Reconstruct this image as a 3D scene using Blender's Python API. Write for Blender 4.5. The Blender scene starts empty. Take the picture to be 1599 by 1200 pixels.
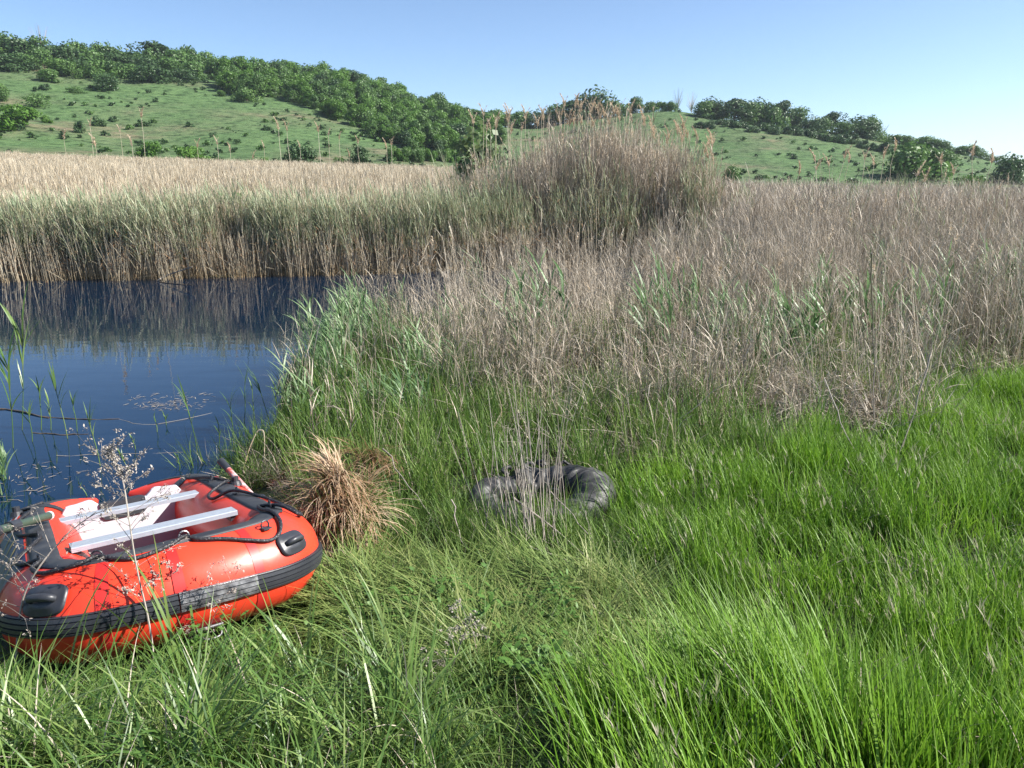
import bpy, math
import numpy as np
from mathutils import noise as mnoise, Vector

# ------------------------------------------------------------------ camera, sky, sun, exposure
SC = bpy.context.scene
COL = SC.collection
rad = math.radians
FPX, HROW, ZC = 1200.0, 278.0, 2.6            # focal length in photo pixels, horizon row, eye height above the water
PITCH = math.atan((600 - HROW) / FPX)
cam_d = bpy.data.cameras.new('camera'); cam = bpy.data.objects.new('camera', cam_d); COL.objects.link(cam)
cam_d.sensor_width = 36; cam_d.lens = 27.0; cam_d.clip_start = 0.05; cam_d.clip_end = 6000
cam.location = (0, 0, ZC); cam.rotation_euler = (math.pi / 2 - PITCH, 0, 0)
SC.camera = cam

SUN_AZ, SUN_EL = math.atan2(1.0, -0.06), rad(40)     # azimuth from +Y towards +X
w = bpy.data.worlds.new('World'); SC.world = w; w.use_nodes = True
nt = w.node_tree; nt.nodes.clear()
sky = nt.nodes.new('ShaderNodeTexSky'); sky.sky_type = 'NISHITA'; sky.sun_disc = False
sky.sun_elevation = SUN_EL; sky.sun_rotation = SUN_AZ
sky.air_density = 0.62; sky.dust_density = 0.75; sky.ozone_density = 2.2; sky.altitude = 100
bg = nt.nodes.new('ShaderNodeBackground'); bg.inputs['Strength'].default_value = 0.092
wo = nt.nodes.new('ShaderNodeOutputWorld')
tint = nt.nodes.new('ShaderNodeMix'); tint.data_type = 'RGBA'; tint.blend_type = 'MULTIPLY'; tint.inputs[0].default_value = 1; tint.inputs[7].default_value = (.94, .995, 1.0, 1)
nt.links.new(sky.outputs[0], tint.inputs[6]); nt.links.new(tint.outputs[2], bg.inputs[0]); nt.links.new(bg.outputs[0], wo.inputs[0])
sl = bpy.data.lights.new('sun', 'SUN'); sun = bpy.data.objects.new('sun', sl); COL.objects.link(sun)
sl.energy = 5.0; sl.angle = rad(0.53); sl.color = (1.0, 0.955, 0.88)
sd_ = Vector((math.sin(SUN_AZ) * math.cos(SUN_EL), math.cos(SUN_AZ) * math.cos(SUN_EL), math.sin(SUN_EL)))
sun.rotation_euler = sd_.to_track_quat('Z', 'Y').to_euler()
vs = SC.view_settings
vs.view_transform = 'Standard'; vs.look = 'None'; vs.gamma = 1; vs.use_curve_mapping = False
vs.exposure = 1.22
SC.render.engine = 'CYCLES'
cy = SC.cycles
cy.max_bounces = 5; cy.diffuse_bounces = 2; cy.glossy_bounces = 3; cy.transmission_bounces = 3
cy.volume_bounces = 0; cy.caustics_reflective = False; cy.caustics_refractive = False
cy.use_denoising = True; cy.denoising_prefilter = 'NONE'

rng = np.random.default_rng(11)

# ------------------------------------------------------------------ helpers
fw = np.array([0, math.cos(PITCH), -math.sin(PITCH)]); upv = np.array([0, math.sin(PITCH), math.cos(PITCH)])


def ray(u, v):
    return fw + np.array([1, 0, 0]) * (u - 800) / FPX + upv * (600 - v) / FPX


def at(u, v, z=0.0):
    r = ray(u, v); t = (z - ZC) / r[2]
    return np.array([0, 0, ZC]) + r * t


def zrow(u, v, r):
    d = ray(u, v)
    return ZC + r * d[2] / math.hypot(d[0], d[1])


def sstep(a, b, x):
    t = np.clip((np.asarray(x, float) - a) / (b - a), 0, 1)
    return t * t * (3 - 2 * t)


def tag(o, label=None, cat=None, group=None, kind=None):
    if label: o['label'] = label
    if cat: o['category'] = cat
    if group: o['group'] = group
    if kind: o['kind'] = kind
    return o


def inpoly(x, y, poly):
    x = np.asarray(x, float); y = np.asarray(y, float); c = np.zeros(x.shape, bool)
    n = len(poly)
    for i in range(n):
        x1, y1 = poly[i]; x2, y2 = poly[(i + 1) % n]
        k = (y1 > y) != (y2 > y)
        with np.errstate(divide='ignore', invalid='ignore'):
            c ^= k & (x < (x2 - x1) * (y - y1) / (y2 - y1 + 1e-12) + x1)
    return c


def sdist(x, y, poly):      # > 0 outside
    x = np.asarray(x, float); y = np.asarray(y, float); d = np.full(x.shape, 1e9)
    n = len(poly)
    for i in range(n):
        a = np.array(poly[i], float); b = np.array(poly[(i + 1) % n], float); e = b - a
        t = np.clip(((x - a[0]) * e[0] + (y - a[1]) * e[1]) / (e @ e), 0, 1)
        d = np.minimum(d, np.hypot(x - a[0] - t * e[0], y - a[1] - t * e[1]))
    return np.where(inpoly(x, y, poly), -d, d)


def fnoise(x, y, s, seed=0.0, octv=2):
    x = np.atleast_1d(x); y = np.atleast_1d(y)
    out = np.empty(x.size)
    for i, (a, b) in enumerate(zip(x.ravel(), y.ravel())):
        p = Vector((a / s, b / s, seed)); v = mnoise.noise(p)
        if octv > 1: v += 0.5 * mnoise.noise(p * 2.13)
        if octv > 2: v += 0.25 * mnoise.noise(p * 4.4)
        out[i] = v
    return out.reshape(x.shape)


class MB:
    """collects quads with a material index and two float attributes, builds ONE mesh"""
    def __init__(s): s.V = []; s.F = []; s.M = []; s.T = []; s.H = []; s.n = 0

    def add(s, V, F, mat=0, tone=0.5, h=0.5):
        V = np.asarray(V, float).reshape(-1, 3); F = np.asarray(F, int).reshape(-1, 4)
        s.V.append(V); s.F.append(F + s.n); s.M.append(np.full(len(F), mat))
        s.T.append(np.broadcast_to(np.asarray(tone, float), (len(V),)).copy())
        s.H.append(np.broadcast_to(np.asarray(h, float), (len(V),)).copy()); s.n += len(V)

    def mesh(s, name, mats, smooth=False):
        V = np.concatenate(s.V); F = np.concatenate(s.F); M = np.concatenate(s.M)
        me = bpy.data.meshes.new(name)
        me.vertices.add(len(V)); me.vertices.foreach_set('co', V.astype(np.float32).ravel())
        me.loops.add(F.size); me.loops.foreach_set('vertex_index', F.astype(np.int32).ravel())
        me.polygons.add(len(F)); me.polygons.foreach_set('loop_start', np.arange(0, F.size, 4, dtype=np.int32))
        me.polygons.foreach_set('material_index', M.astype(np.int32))
        me.polygons.foreach_set('use_smooth', np.full(len(F), smooth))
        a = me.attributes.new('tone', 'FLOAT', 'POINT'); a.data.foreach_set('value', np.concatenate(s.T).astype(np.float32))
        a = me.attributes.new('hh', 'FLOAT', 'POINT'); a.data.foreach_set('value', np.concatenate(s.H).astype(np.float32))
        for m in mats: me.materials.append(m)
        me.update(calc_edges=True); me.validate()
        return me

    def obj(s, name, mats, parent=None, smooth=False, link=True):
        o = bpy.data.objects.new(name, s.mesh(name, mats, smooth))
        if link: COL.objects.link(o)
        if parent: o.parent = parent
        return o


def empty(name, loc=(0, 0, 0), rot=(0, 0, 0), scale=1.0):
    o = bpy.data.objects.new(name, None); COL.objects.link(o)
    o.location = loc; o.rotation_euler = rot; o.scale = (scale,) * 3
    o.empty_display_size = 0.2
    return o


def arcs(base, az, lean, bend, length, S):
    """curved centre lines: base (n,3); bend in the vertical plane of azimuth az"""
    base = np.asarray(base, float); n = len(base)
    t = (np.arange(S) + 0.5) / S
    th = lean[:, None] + bend[:, None] * t[None, :] ** 1.3
    ds = (length / S)[:, None]
    hx = np.concatenate([np.zeros((n, 1)), np.cumsum(np.sin(th) * ds, 1)], 1)
    hz = np.concatenate([np.zeros((n, 1)), np.cumsum(np.cos(th) * ds, 1)], 1)
    P = np.empty((n, S + 1, 3))
    P[..., 0] = base[:, None, 0] + hx * np.cos(az)[:, None]
    P[..., 1] = base[:, None, 1] + hx * np.sin(az)[:, None]
    P[..., 2] = base[:, None, 2] + hz
    return P


def ribbons(mb, P, az, width, prof, tone, mat=0, twist=None, rr=None):
    n, k, _ = P.shape; rr = rr or rng
    tw = az + math.pi / 2 + (twist if twist is not None else rr.normal(0, 0.35, n))
    W = np.stack([np.cos(tw), np.sin(tw), np.zeros(n)], 1)[:, None, :] * (width[:, None, None] * 0.5 * np.asarray(prof)[None, :, None])
    V = np.stack([P - W, P + W], 2).reshape(-1, 3)
    i = np.arange(n)[:, None] * (2 * k) + np.arange(k - 1)[None, :] * 2
    F = np.stack([i, i + 1, i + 3, i + 2], -1).reshape(-1, 4)
    h = np.tile(np.repeat(np.linspace(0, 1, k), 2), n)
    mb.add(V, F, mat, np.repeat(np.broadcast_to(tone, (n,)), 2 * k), h)


def tubes(mb, P, r0, r1, tone, mat=0, sides=3):
    P = np.asarray(P, float)
    n, k, _ = P.shape
    r = np.asarray(r0)[:, None] * (1 - np.linspace(0, 1, k))[None] + np.asarray(r1)[:, None] * np.linspace(0, 1, k)[None]
    T = np.gradient(P, axis=1); T /= np.linalg.norm(T, axis=2, keepdims=True) + 1e-9
    ref = np.where(np.abs(T[..., 2:3]) > 0.85, np.array([1.0, 0, 0]), np.array([0, 0, 1.0]))
    A = np.cross(T, ref); A /= np.linalg.norm(A, axis=2, keepdims=True) + 1e-9
    B = np.cross(T, A)
    ang = np.arange(sides) * 2 * math.pi / sides
    V = P[:, :, None, :] + r[:, :, None, None] * (A[:, :, None, :] * np.cos(ang)[None, None, :, None] + B[:, :, None, :] * np.sin(ang)[None, None, :, None])
    V = V.reshape(-1, 3)
    i = np.arange(n)[:, None, None] * (k * sides) + np.arange(k - 1)[None, :, None] * sides
    j = np.arange(sides)[None, None, :]; j2 = (j + 1) % sides
    F = np.stack([i + j, i + j2, i + sides + j2, i + sides + j], -1).reshape(-1, 4)
    h = np.tile(np.repeat(np.linspace(0, 1, k), sides), n)
    mb.add(V, F, mat, np.repeat(np.broadcast_to(tone, (n,)), k * sides), h)


def smooth_path(pts, n, closed=False):
    pts = np.asarray(pts, float)
    P = np.vstack([2 * pts[0] - pts[1], pts, 2 * pts[-1] - pts[-2]])
    out = []
    m = len(pts) - 1
    for q in np.linspace(0, m, n):
        i = min(int(q), m - 1); t = q - i; a, b, c, d = P[i:i + 4]
        out.append(0.5 * ((2 * b) + (-a + c) * t + (2 * a - 5 * b + 4 * c - d) * t * t + (-a + 3 * b - 3 * c + d) * t ** 3))
    return np.array(out)


def pipe(mb, pts, r, n=None, sides=8, mat=0, tone=0.5, r1=None, caps=True):
    P = smooth_path(pts, n) if n else np.asarray(pts, float)
    tubes(mb, P[None], [r], [r if r1 is None else r1], tone, mat, sides)
    if caps:
        for e, d in ((0, 1), (-1, -1)):
            q = P[e]; t = P[1] - P[0] if e == 0 else P[-1] - P[-2]; t = t / np.linalg.norm(t)
            a = np.cross(t, [0, 0, 1.0] if abs(t[2]) < .85 else [1.0, 0, 0]); a /= np.linalg.norm(a); b = np.cross(t, a)
            rr = r if e == 0 or r1 is None else r1
            ang = np.arange(sides) * 2 * math.pi / sides
            ring = q + rr * (np.cos(ang)[:, None] * a + np.sin(ang)[:, None] * b)
            V = np.vstack([ring, q]); k = np.arange(0, sides, 2)
            F = np.stack([k, (k + 1) % sides, (k + 2) % sides, np.full(len(k), sides)], 1)
            mb.add(V, F, mat, tone)


def box(mb, c, s, rz=0.0, mat=0, tone=0.5):
    x, y, z = np.array(s) / 2
    V = np.array([[-x, -y, -z], [x, -y, -z], [x, y, -z], [-x, y, -z], [-x, -y, z], [x, -y, z], [x, y, z], [-x, y, z]])
    cc, ss = math.cos(rz), math.sin(rz)
    V = V @ np.array([[cc, ss, 0], [-ss, cc, 0], [0, 0, 1]]) + np.array(c)
    mb.add(V, [[0, 3, 2, 1], [4, 5, 6, 7], [0, 1, 5, 4], [1, 2, 6, 5], [2, 3, 7, 6], [3, 0, 4, 7]], mat, tone)


# ------------------------------------------------------------------ materials
def newmat(name):
    m = bpy.data.materials.new(name); m.use_nodes = True
    t = m.node_tree; t.nodes.clear()
    return m, t, t.nodes.new, t.links.new


def ramp(N, stops):
    r = N('ShaderNodeValToRGB'); e = r.color_ramp.elements
    while len(e) < len(stops): e.new(0.5)
    for i, (p, c) in enumerate(stops):
        e[i].position = p; e[i].color = (*c, 1)
    return r


def leafmat(name, cols, base=None, base_to=0.35, transl=0.35, rough=0.5, spec=0.35, tipcol=None, rndw=0.45):
    """cols: colours picked by the blade's tone and the tuft's random number; base: pigment at the foot of the blade"""
    m, t, N, L = newmat(name)
    at_ = N('ShaderNodeAttribute'); at_.attribute_name = 'tone'
    oi = N('ShaderNodeObjectInfo')
    mx = N('ShaderNodeMix'); mx.inputs[0].default_value = rndw
    L(at_.outputs['Fac'], mx.inputs[2]); L(oi.outputs['Random'], mx.inputs[3])
    st = [(i / (len(cols) - 1), c) for i, c in enumerate(cols)]
    r = ramp(N, st); L(mx.outputs[0], r.inputs[0])
    col = r.outputs[0]
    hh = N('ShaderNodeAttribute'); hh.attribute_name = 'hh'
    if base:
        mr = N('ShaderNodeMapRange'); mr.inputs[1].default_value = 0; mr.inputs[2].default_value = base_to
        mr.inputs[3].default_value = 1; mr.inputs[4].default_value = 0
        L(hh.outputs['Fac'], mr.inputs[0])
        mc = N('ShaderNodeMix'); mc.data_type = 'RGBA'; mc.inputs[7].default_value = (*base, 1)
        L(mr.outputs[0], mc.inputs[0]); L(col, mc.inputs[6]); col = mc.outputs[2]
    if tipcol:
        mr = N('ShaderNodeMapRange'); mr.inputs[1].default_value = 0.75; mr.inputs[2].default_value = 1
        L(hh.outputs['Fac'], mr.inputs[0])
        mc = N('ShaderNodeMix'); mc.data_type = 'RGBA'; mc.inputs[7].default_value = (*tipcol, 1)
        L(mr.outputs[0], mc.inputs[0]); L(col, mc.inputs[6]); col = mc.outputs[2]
    b = N('ShaderNodeBsdfPrincipled'); b.inputs['Roughness'].default_value = rough
    b.inputs['Specular IOR Level'].default_value = spec
    L(col, b.inputs['Base Color'])
    out = N('ShaderNodeOutputMaterial')
    if transl > 0:
        tr = N('ShaderNodeBsdfTranslucent'); L(col, tr.inputs[0])
        ms = N('ShaderNodeMixShader'); ms.inputs[0].default_value = transl
        L(b.outputs[0], ms.inputs[1]); L(tr.outputs[0], ms.inputs[2]); L(ms.outputs[0], out.inputs[0])
    else:
        L(b.outputs[0], out.inputs[0])
    return m


def surfmat(name, c1, c2=None, scale=20, rough=0.5, metal=0.0, bump=0.0, bscale=80, spec=0.5, detail=4, coat=0.0, coords='Object', thr=(0.35, 0.65)):
    m, t, N, L = newmat(name)
    b = N('ShaderNodeBsdfPrincipled'); out = N('ShaderNodeOutputMaterial'); L(b.outputs[0], out.inputs[0])
    b.inputs['Roughness'].default_value = rough; b.inputs['Metallic'].default_value = metal
    b.inputs['Specular IOR Level'].default_value = spec; b.inputs['Coat Weight'].default_value = coat
    tc = N('ShaderNodeTexCoord')
    if c2:
        n = N('ShaderNodeTexNoise'); n.inputs['Scale'].default_value = scale; n.inputs['Detail'].default_value = detail
        L(tc.outputs[coords], n.inputs['Vector'])
        r = ramp(N, [(thr[0], c1), (thr[1], c2)]); L(n.outputs[0], r.inputs[0]); L(r.outputs[0], b.inputs['Base Color'])
    else:
        b.inputs['Base Color'].default_value = (*c1, 1)
    if bump:
        n2 = N('ShaderNodeTexNoise'); n2.inputs['Scale'].default_value = bscale; n2.inputs['Detail'].default_value = 5
        L(tc.outputs[coords], n2.inputs['Vector'])
        bp = N('ShaderNodeBump'); bp.inputs['Strength'].default_value = bump; bp.inputs['Distance'].default_value = 0.02
        L(n2.outputs[0], bp.inputs['Height']); L(bp.outputs[0], b.inputs['Normal'])
    return m


M = {}
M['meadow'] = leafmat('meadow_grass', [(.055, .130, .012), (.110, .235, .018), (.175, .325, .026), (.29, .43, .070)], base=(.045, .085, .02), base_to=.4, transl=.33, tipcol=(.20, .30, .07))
M['sedge'] = leafmat('green_sedge', [(.050, .110, .024), (.095, .180, .034), (.150, .245, .048), (.26, .33, .10)], base=(.13, .12, .05), base_to=.25, transl=.35)
M['coarse'] = leafmat('coarse_blade', [(.035, .085, .020), (.065, .135, .028), (.12, .21, .045), (.26, .33, .11)], base=(.12, .14, .04), base_to=.2, transl=.35, rough=.38, spec=.5)
M['tramp'] = leafmat('flattened_grass', [(.06, .12, .026), (.12, .19, .045), (.20, .265, .075), (.36, .37, .15)], transl=.35)
M['greenreed'] = leafmat('green_reed_leaf', [(.07, .145, .050), (.11, .20, .078), (.17, .27, .115), (.26, .35, .18)], transl=.35, rough=.45, spec=.45)
M['farreed'] = leafmat('far_reed_leaf', [(.12, .18, .10), (.20, .26, .145), (.31, .35, .21), (.52, .50, .36)], transl=.35, rough=.5, base=(.34, .27, .15), base_to=.35)
M['drynear'] = leafmat('dead_reed_grey', [(.19, .15, .11), (.34, .285, .22), (.50, .435, .345), (.64, .57, .47)], base=(.30, .21, .12), base_to=.35, transl=.2, rough=.55)
M['drytan'] = leafmat('dead_reed_tan', [(.34, .285, .195), (.45, .39, .28), (.54, .475, .36), (.64, .585, .47)], base=(.48, .34, .18), base_to=.45, transl=.2, rough=.55)
M['plume'] = leafmat('reed_plume', [(.46, .36, .24), (.58, .47, .34), (.68, .58, .45)], transl=.3, rough=.7)
M['brown'] = leafmat('brown_tussock', [(.09, .045, .02), (.19, .10, .05), (.32, .20, .11), (.54, .43, .30)], transl=.2, base=(.09, .045, .02), base_to=.3)
M['twig'] = leafmat('grey_twig', [(.16, .135, .115), (.27, .235, .20), (.40, .36, .31)], transl=0, rough=.7)
M['leafA'] = leafmat('foliage_green', [(.050, .110, .028), (.075, .150, .036), (.105, .195, .046), (.14, .24, .060)], transl=.3, rndw=.35)
M['leafB'] = leafmat('foliage_dark', [(.034, .072, .026), (.050, .100, .034), (.070, .130, .042)], transl=.25, rndw=.35)
M['leafC'] = leafmat('foliage_bright', [(.06, .135, .020), (.085, .18, .026), (.12, .23, .036)], transl=.35, rndw=.3)
M['willow'] = leafmat('foliage_willow', [(.10, .15, .06), (.15, .20, .09), (.20, .26, .12)], transl=.35)
M['bark'] = surfmat('bark', (.10, .08, .06), (.05, .04, .03), 12, .9)
M['forb'] = leafmat('forb_leaf', [(.07, .16, .032), (.11, .22, .045), (.17, .29, .07)], transl=.35)

# ------------------------------------------------------------------ terrain
POND = [(-70, 19.5), (-30, 19.9), (-20, 20.2), (-13.5, 20.4), (-9, 20.7), (-4.3, 21.7), (-1, 22.8), (1.96, 23.7), (4.5, 23.8), (6.0, 22.6),
        (5.2, 20.0), (3.6, 16.8), (1.6, 14.2), (-.4, 13.0), (-2.2, 12.4), (-2.9, 11.4), (-2.95, 9.8), (-2.6, 8.3), (-2.5, 7.2), (-2.55, 6.2),
        (-2.75, 5.45), (-3.3, 4.95), (-3.9, 5.15), (-4.5, 5.55), (-5.5, 5.8), (-7.5, 5.6), (-11, 5.0), (-20, 4.0), (-40, 3.0), (-70, 2)]

U = [-2200, -700, -350, 0, 100, 200, 300, 400, 500, 600, 700, 760, 850, 900, 1000, 1060, 1100, 1200, 1300, 1400, 1500, 1600, 1800, 2300, 4000]
RIDGE = [60, 55, 70, 92, 100, 110, 113, 120, 132, 156, 188, 198, 200, 190, 176, 175, 184, 196, 209, 226, 246, 265, 275, 280, 275]
BASE = [238, 241, 245, 250, 253, 256, 258, 260, 263, 266, 268, 271, 274, 277, 282, 284, 286, 290, 294, 298, 301, 303, 304, 304, 304]
REEDEND = [112, 112, 112, 110, 108, 106, 104, 102, 100, 98, 94, 88, 70, 62, 56, 54, 52, 50, 48, 47, 46, 45, 45, 45, 45]
AZ_OF_U = [math.atan2((u - 800) / FPX, fw[1] + upv[1] * 300 / FPX) for u in U]   # azimuth of the column near the horizon
azs = np.concatenate([np.arange(-180, -56, 4.0), np.arange(-56, 56, 0.33), np.arange(56, 180.1, 4.0)]) * math.pi / 180
rs = np.concatenate([np.linspace(0.2, 12, 90), np.linspace(12, 40, 71)[1:], np.geomspace(40, 150, 45)[1:], np.linspace(150, 330, 70)[1:], np.geomspace(330, 3500, 22)[1:]])
AZ_U = np.interp(azs, AZ_OF_U, U)


def near_ground(x, y):
    s = sdist(x, y, POND)
    d = np.hypot(x, y)
    base = 0.40 + 0.52 * sstep(3.3, 0.6, y) + 0.06 * sstep(2, 6, x) * sstep(12, 5, y) - 0.25 * sstep(14, 22, y)
    land = 0.02 + (base - 0.02) * sstep(-0.1, 1.7, s)
    return np.where(s < 0, np.maximum(-0.7, 0.02 + s * 0.45), land)


ZG = np.empty((len(azs), len(rs)))
XG = np.sin(azs)[:, None] * rs[None]; YG = np.cos(azs)[:, None] * rs[None]
ZN = near_ground(XG, YG)
for i, (a, u) in enumerate(zip(azs, AZ_U)):
    back = abs(a) > rad(75)
    rr_, rb = np.interp(u, U, RIDGE), np.interp(u, U, BASE)
    z130 = max(0.15, zrow(u, rb, 130)); zr = zrow(u, rr_, 268)
    zm = zrow(u, rb + (rr_ - rb) * 0.52, 200)
    z60 = 0.1 + (z130 - 0.1) * 0.33
    if back:
        k = 1 - min(1, (abs(a) - rad(75)) / rad(40)); z130 = .8 + (z130 - .8) * k; zr = 1 + (zr - 1) * k; zm = .9 + (zm - .9) * k; z60 = .8 + (z60 - .8) * k
    fz = np.interp(rs, [0, 26, 60, 130, 165, 200, 240, 268, 300, 420, 900, 3500], [0.15, 0.15, z60, z130, z130 + (zm - z130) * .38, zm, zm + (zr - zm) * .68, zr, zr + .3, zr - 6, zr * .6, zr * .3])
    k = sstep(24, 34, rs)
    ZG[i] = ZN[i] * (1 - k) + fz * k
# smooth the far part a little along both directions
mask = sstep(40, 120, rs)[None]
for _ in range(5):
    S = ZG.copy(); S[1:-1] = (ZG[:-2] + 2 * ZG[1:-1] + ZG[2:]) / 4; ZG = ZG * (1 - mask) + S * mask
for _ in range(8):
    S = ZG.copy(); S[:, 1:-1] = (ZG[:, :-2] + 2 * ZG[:, 1:-1] + ZG[:, 2:]) / 4; ZG = ZG * (1 - mask) + S * mask
amp = sstep(120, 170, rs)[None] * 1.0
NZ = fnoise(XG, YG, 38.0, 3.3, 3) * 1.6 * amp + fnoise(XG, YG, 9.0, 8.3, 1) * 0.22 * amp
nearb = sstep(30, 20, rs)[None] * sstep(0.3, 2.0, sdist(XG, YG, POND))
NZ += fnoise(XG, YG, 1.3, 1.1, 2) * 0.06 * nearb
ZG += NZ


def gz(x, y):
    x = np.asarray(x, float); y = np.asarray(y, float)
    a = np.arctan2(x, y); r = np.hypot(x, y)
    ia = np.clip(np.interp(a, azs, np.arange(len(azs))), 0, len(azs) - 1.001); ir = np.clip(np.interp(r, rs, np.arange(len(rs))), 0, len(rs) - 1.001)
    i = ia.astype(int); j = ir.astype(int); fa = ia - i; fr = ir - j
    return (ZG[i, j] * (1 - fa) * (1 - fr) + ZG[i + 1, j] * fa * (1 - fr) + ZG[i, j + 1] * (1 - fa) * fr + ZG[i + 1, j + 1] * fa * fr)


def hit(u, v, r0=1.0, r1=330.0):
    """point where the photograph's ray meets the terrain"""
    d = ray(u, v); hd = math.hypot(d[0], d[1])
    R = np.concatenate([np.linspace(r0, 40, 400), np.linspace(40, r1, 600)]); R = R[R >= r0]
    X = d[0] / hd * R; Y = d[1] / hd * R; Z = ZC + d[2] / hd * R
    k = np.nonzero(Z < gz(X, Y))[0]
    k = k[0] if len(k) else len(R) - 1
    return np.array([X[k], Y[k], float(gz(X[k], Y[k]))])


def terrain_mesh(name, j0, j1, mat):
    na = len(azs); V = np.stack([XG[:, j0:j1], YG[:, j0:j1], ZG[:, j0:j1]], -1); nr = j1 - j0
    i = (np.arange(na - 1)[:, None] * nr + np.arange(nr - 1)[None]).reshape(-1)
    F = np.stack([i, i + 1, i + nr + 1, i + nr], 1)
    mb = MB(); mb.add(V, F)
    if j0 == 0:
        ang = np.arange(0, na - 1, 2)
    o = mb.obj(name, [mat], smooth=True)
    return tag(o, kind='structure')


# soil / litter ground
m, t, N, L = newmat('soil_and_litter')
b = N('ShaderNodeBsdfPrincipled'); b.inputs['Roughness'].default_value = .95; out = N('ShaderNodeOutputMaterial'); L(b.outputs[0], out.inputs[0])
tc = N('ShaderNodeTexCoord'); n1 = N('ShaderNodeTexNoise'); n1.inputs['Scale'].default_value = 9; n1.inputs['Detail'].default_value = 8
L(tc.outputs['Object'], n1.inputs['Vector'])
r = ramp(N, [(.3, (.020, .030, .010)), (.5, (.035, .060, .018)), (.64, (.08, .080, .035)), (.8, (.15, .13, .07))]); L(n1.outputs[0], r.inputs[0]); L(r.outputs[0], b.inputs['Base Color'])
bp = N('ShaderNodeBump'); bp.inputs['Strength'].default_value = .8; bp.inputs['Distance'].default_value = .03; L(n1.outputs[0], bp.inputs['Height']); L(bp.outputs[0], b.inputs['Normal'])
M['soil'] = m
# grassy hillside
m, t, N, L = newmat('hillside_turf')
b = N('ShaderNodeBsdfPrincipled'); b.inputs['Roughness'].default_value = .95; b.inputs['Specular IOR Level'].default_value = .15; out = N('ShaderNodeOutputMaterial'); L(b.outputs[0], out.inputs[0])
tc = N('ShaderNodeTexCoord')
n1 = N('ShaderNodeTexNoise'); n1.inputs['Scale'].default_value = .035; n1.inputs['Detail'].default_value = 10; n1.inputs['Roughness'].default_value = .65
n2 = N('ShaderNodeTexNoise'); n2.inputs['Scale'].default_value = .45; n2.inputs['Detail'].default_value = 8; n2.inputs['Roughness'].default_value = .7
mp = N('ShaderNodeMapping'); mp.inputs['Scale'].default_value = (1, 1, 3.0)
L(tc.outputs['Object'], mp.inputs[0]); L(mp.outputs[0], n1.inputs['Vector']); L(mp.outputs[0], n2.inputs['Vector'])
r1 = ramp(N, [(.34, (.165, .145, .095)), (.43, (.098, .138, .066)), (.55, (.080, .140, .056)), (.70, (.096, .162, .064))])
r2 = ramp(N, [(.38, (.30, .36, .28)), (.47, (.85, .88, .84)), (.60, (1.15, 1.10, 1.05))])  # turf mottling, its dark flecks also putting terrace shadows into the colour
mx = N('ShaderNodeMix'); mx.data_type = 'RGBA'; mx.blend_type = 'MULTIPLY'; mx.inputs[0].default_value = 1; mx.clamp_result = False
L(n1.outputs[0], r1.inputs[0]); L(n2.outputs[0], r2.inputs[0]); L(r1.outputs[0], mx.inputs[6]); L(r2.outputs[0], mx.inputs[7])
wv = N('ShaderNodeTexWave'); wv.wave_type = 'BANDS'; wv.bands_direction = 'Z'; wv.inputs['Scale'].default_value = .55; wv.inputs['Distortion'].default_value = 9; wv.inputs['Detail'].default_value = 4; wv.inputs['Detail Scale'].default_value = .6
L(tc.outputs['Object'], wv.inputs[0])
r3 = ramp(N, [(.0, (.80, .78, .74)), (.35, (1, 1, 1))]); L(wv.outputs[0], r3.inputs[0])
mx2 = N('ShaderNodeMix'); mx2.data_type = 'RGBA'; mx2.blend_type = 'MULTIPLY'; mx2.inputs[0].default_value = .8
L(mx.outputs[2], mx2.inputs[6]); L(r3.outputs[0], mx2.inputs[7]); L(mx2.outputs[2], b.inputs['Base Color'])
bp = N('ShaderNodeBump'); bp.inputs['Strength'].default_value = 1; bp.inputs['Distance'].default_value = .6; L(n2.outputs[0], bp.inputs['Height']); L(bp.outputs[0], b.inputs['Normal'])
M['turf'] = m

jsplit = int(np.searchsorted(rs, 45.0))
terrain_mesh('ground', 0, jsplit + 1, M['soil'])
terrain_mesh('hill', jsplit, len(rs), M['turf'])

# thin haze over the whole valley: far slopes fade a little towards blue
m, t, N, L = newmat('valley_haze')
pv = N('ShaderNodeVolumePrincipled'); pv.inputs['Density'].default_value = .00016; pv.inputs['Color'].default_value = (.80, .90, 1, 1); pv.inputs['Anisotropy'].default_value = .2
out = N('ShaderNodeOutputMaterial'); L(pv.outputs[0], out.inputs['Volume'])
mbz = MB(); box(mbz, (0, 0, 44), (7400, 7400, 92)); tag(mbz.obj('haze', [m]), kind='stuff')

# water
m, t, N, L = newmat('pond_water')
b = N('ShaderNodeBsdfPrincipled'); out = N('ShaderNodeOutputMaterial'); L(b.outputs[0], out.inputs[0])
b.inputs['Base Color'].default_value = (.001, .010, .028, 1); b.inputs['Roughness'].default_value = .015; b.inputs['IOR'].default_value = 1.45
b.inputs['Specular Tint'].default_value = (.64, .86, 1, 1)
tc = N('ShaderNodeTexCoord'); n1 = N('ShaderNodeTexNoise'); n1.inputs['Scale'].default_value = 1.3; n1.inputs['Detail'].default_value = 3
mp = N('ShaderNodeMapping'); mp.inputs['Scale'].default_value = (1, 2.2, 1); L(tc.outputs['Object'], mp.inputs[0]); L(mp.outputs[0], n1.inputs['Vector'])
bp = N('ShaderNodeBump'); bp.inputs['Strength'].default_value = .10; bp.inputs['Distance'].default_value = .03; L(n1.outputs[0], bp.inputs['Height']); L(bp.outputs[0], b.inputs['Normal'])
M['water'] = m
mb = MB()
gx = np.linspace(-70, 8, 40); gy = np.linspace(2, 26, 30)
GX, GY = np.meshgrid(gx, gy, indexing='ij'); V = np.stack([GX, GY, np.zeros_like(GX)], -1).reshape(-1, 3)
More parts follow.
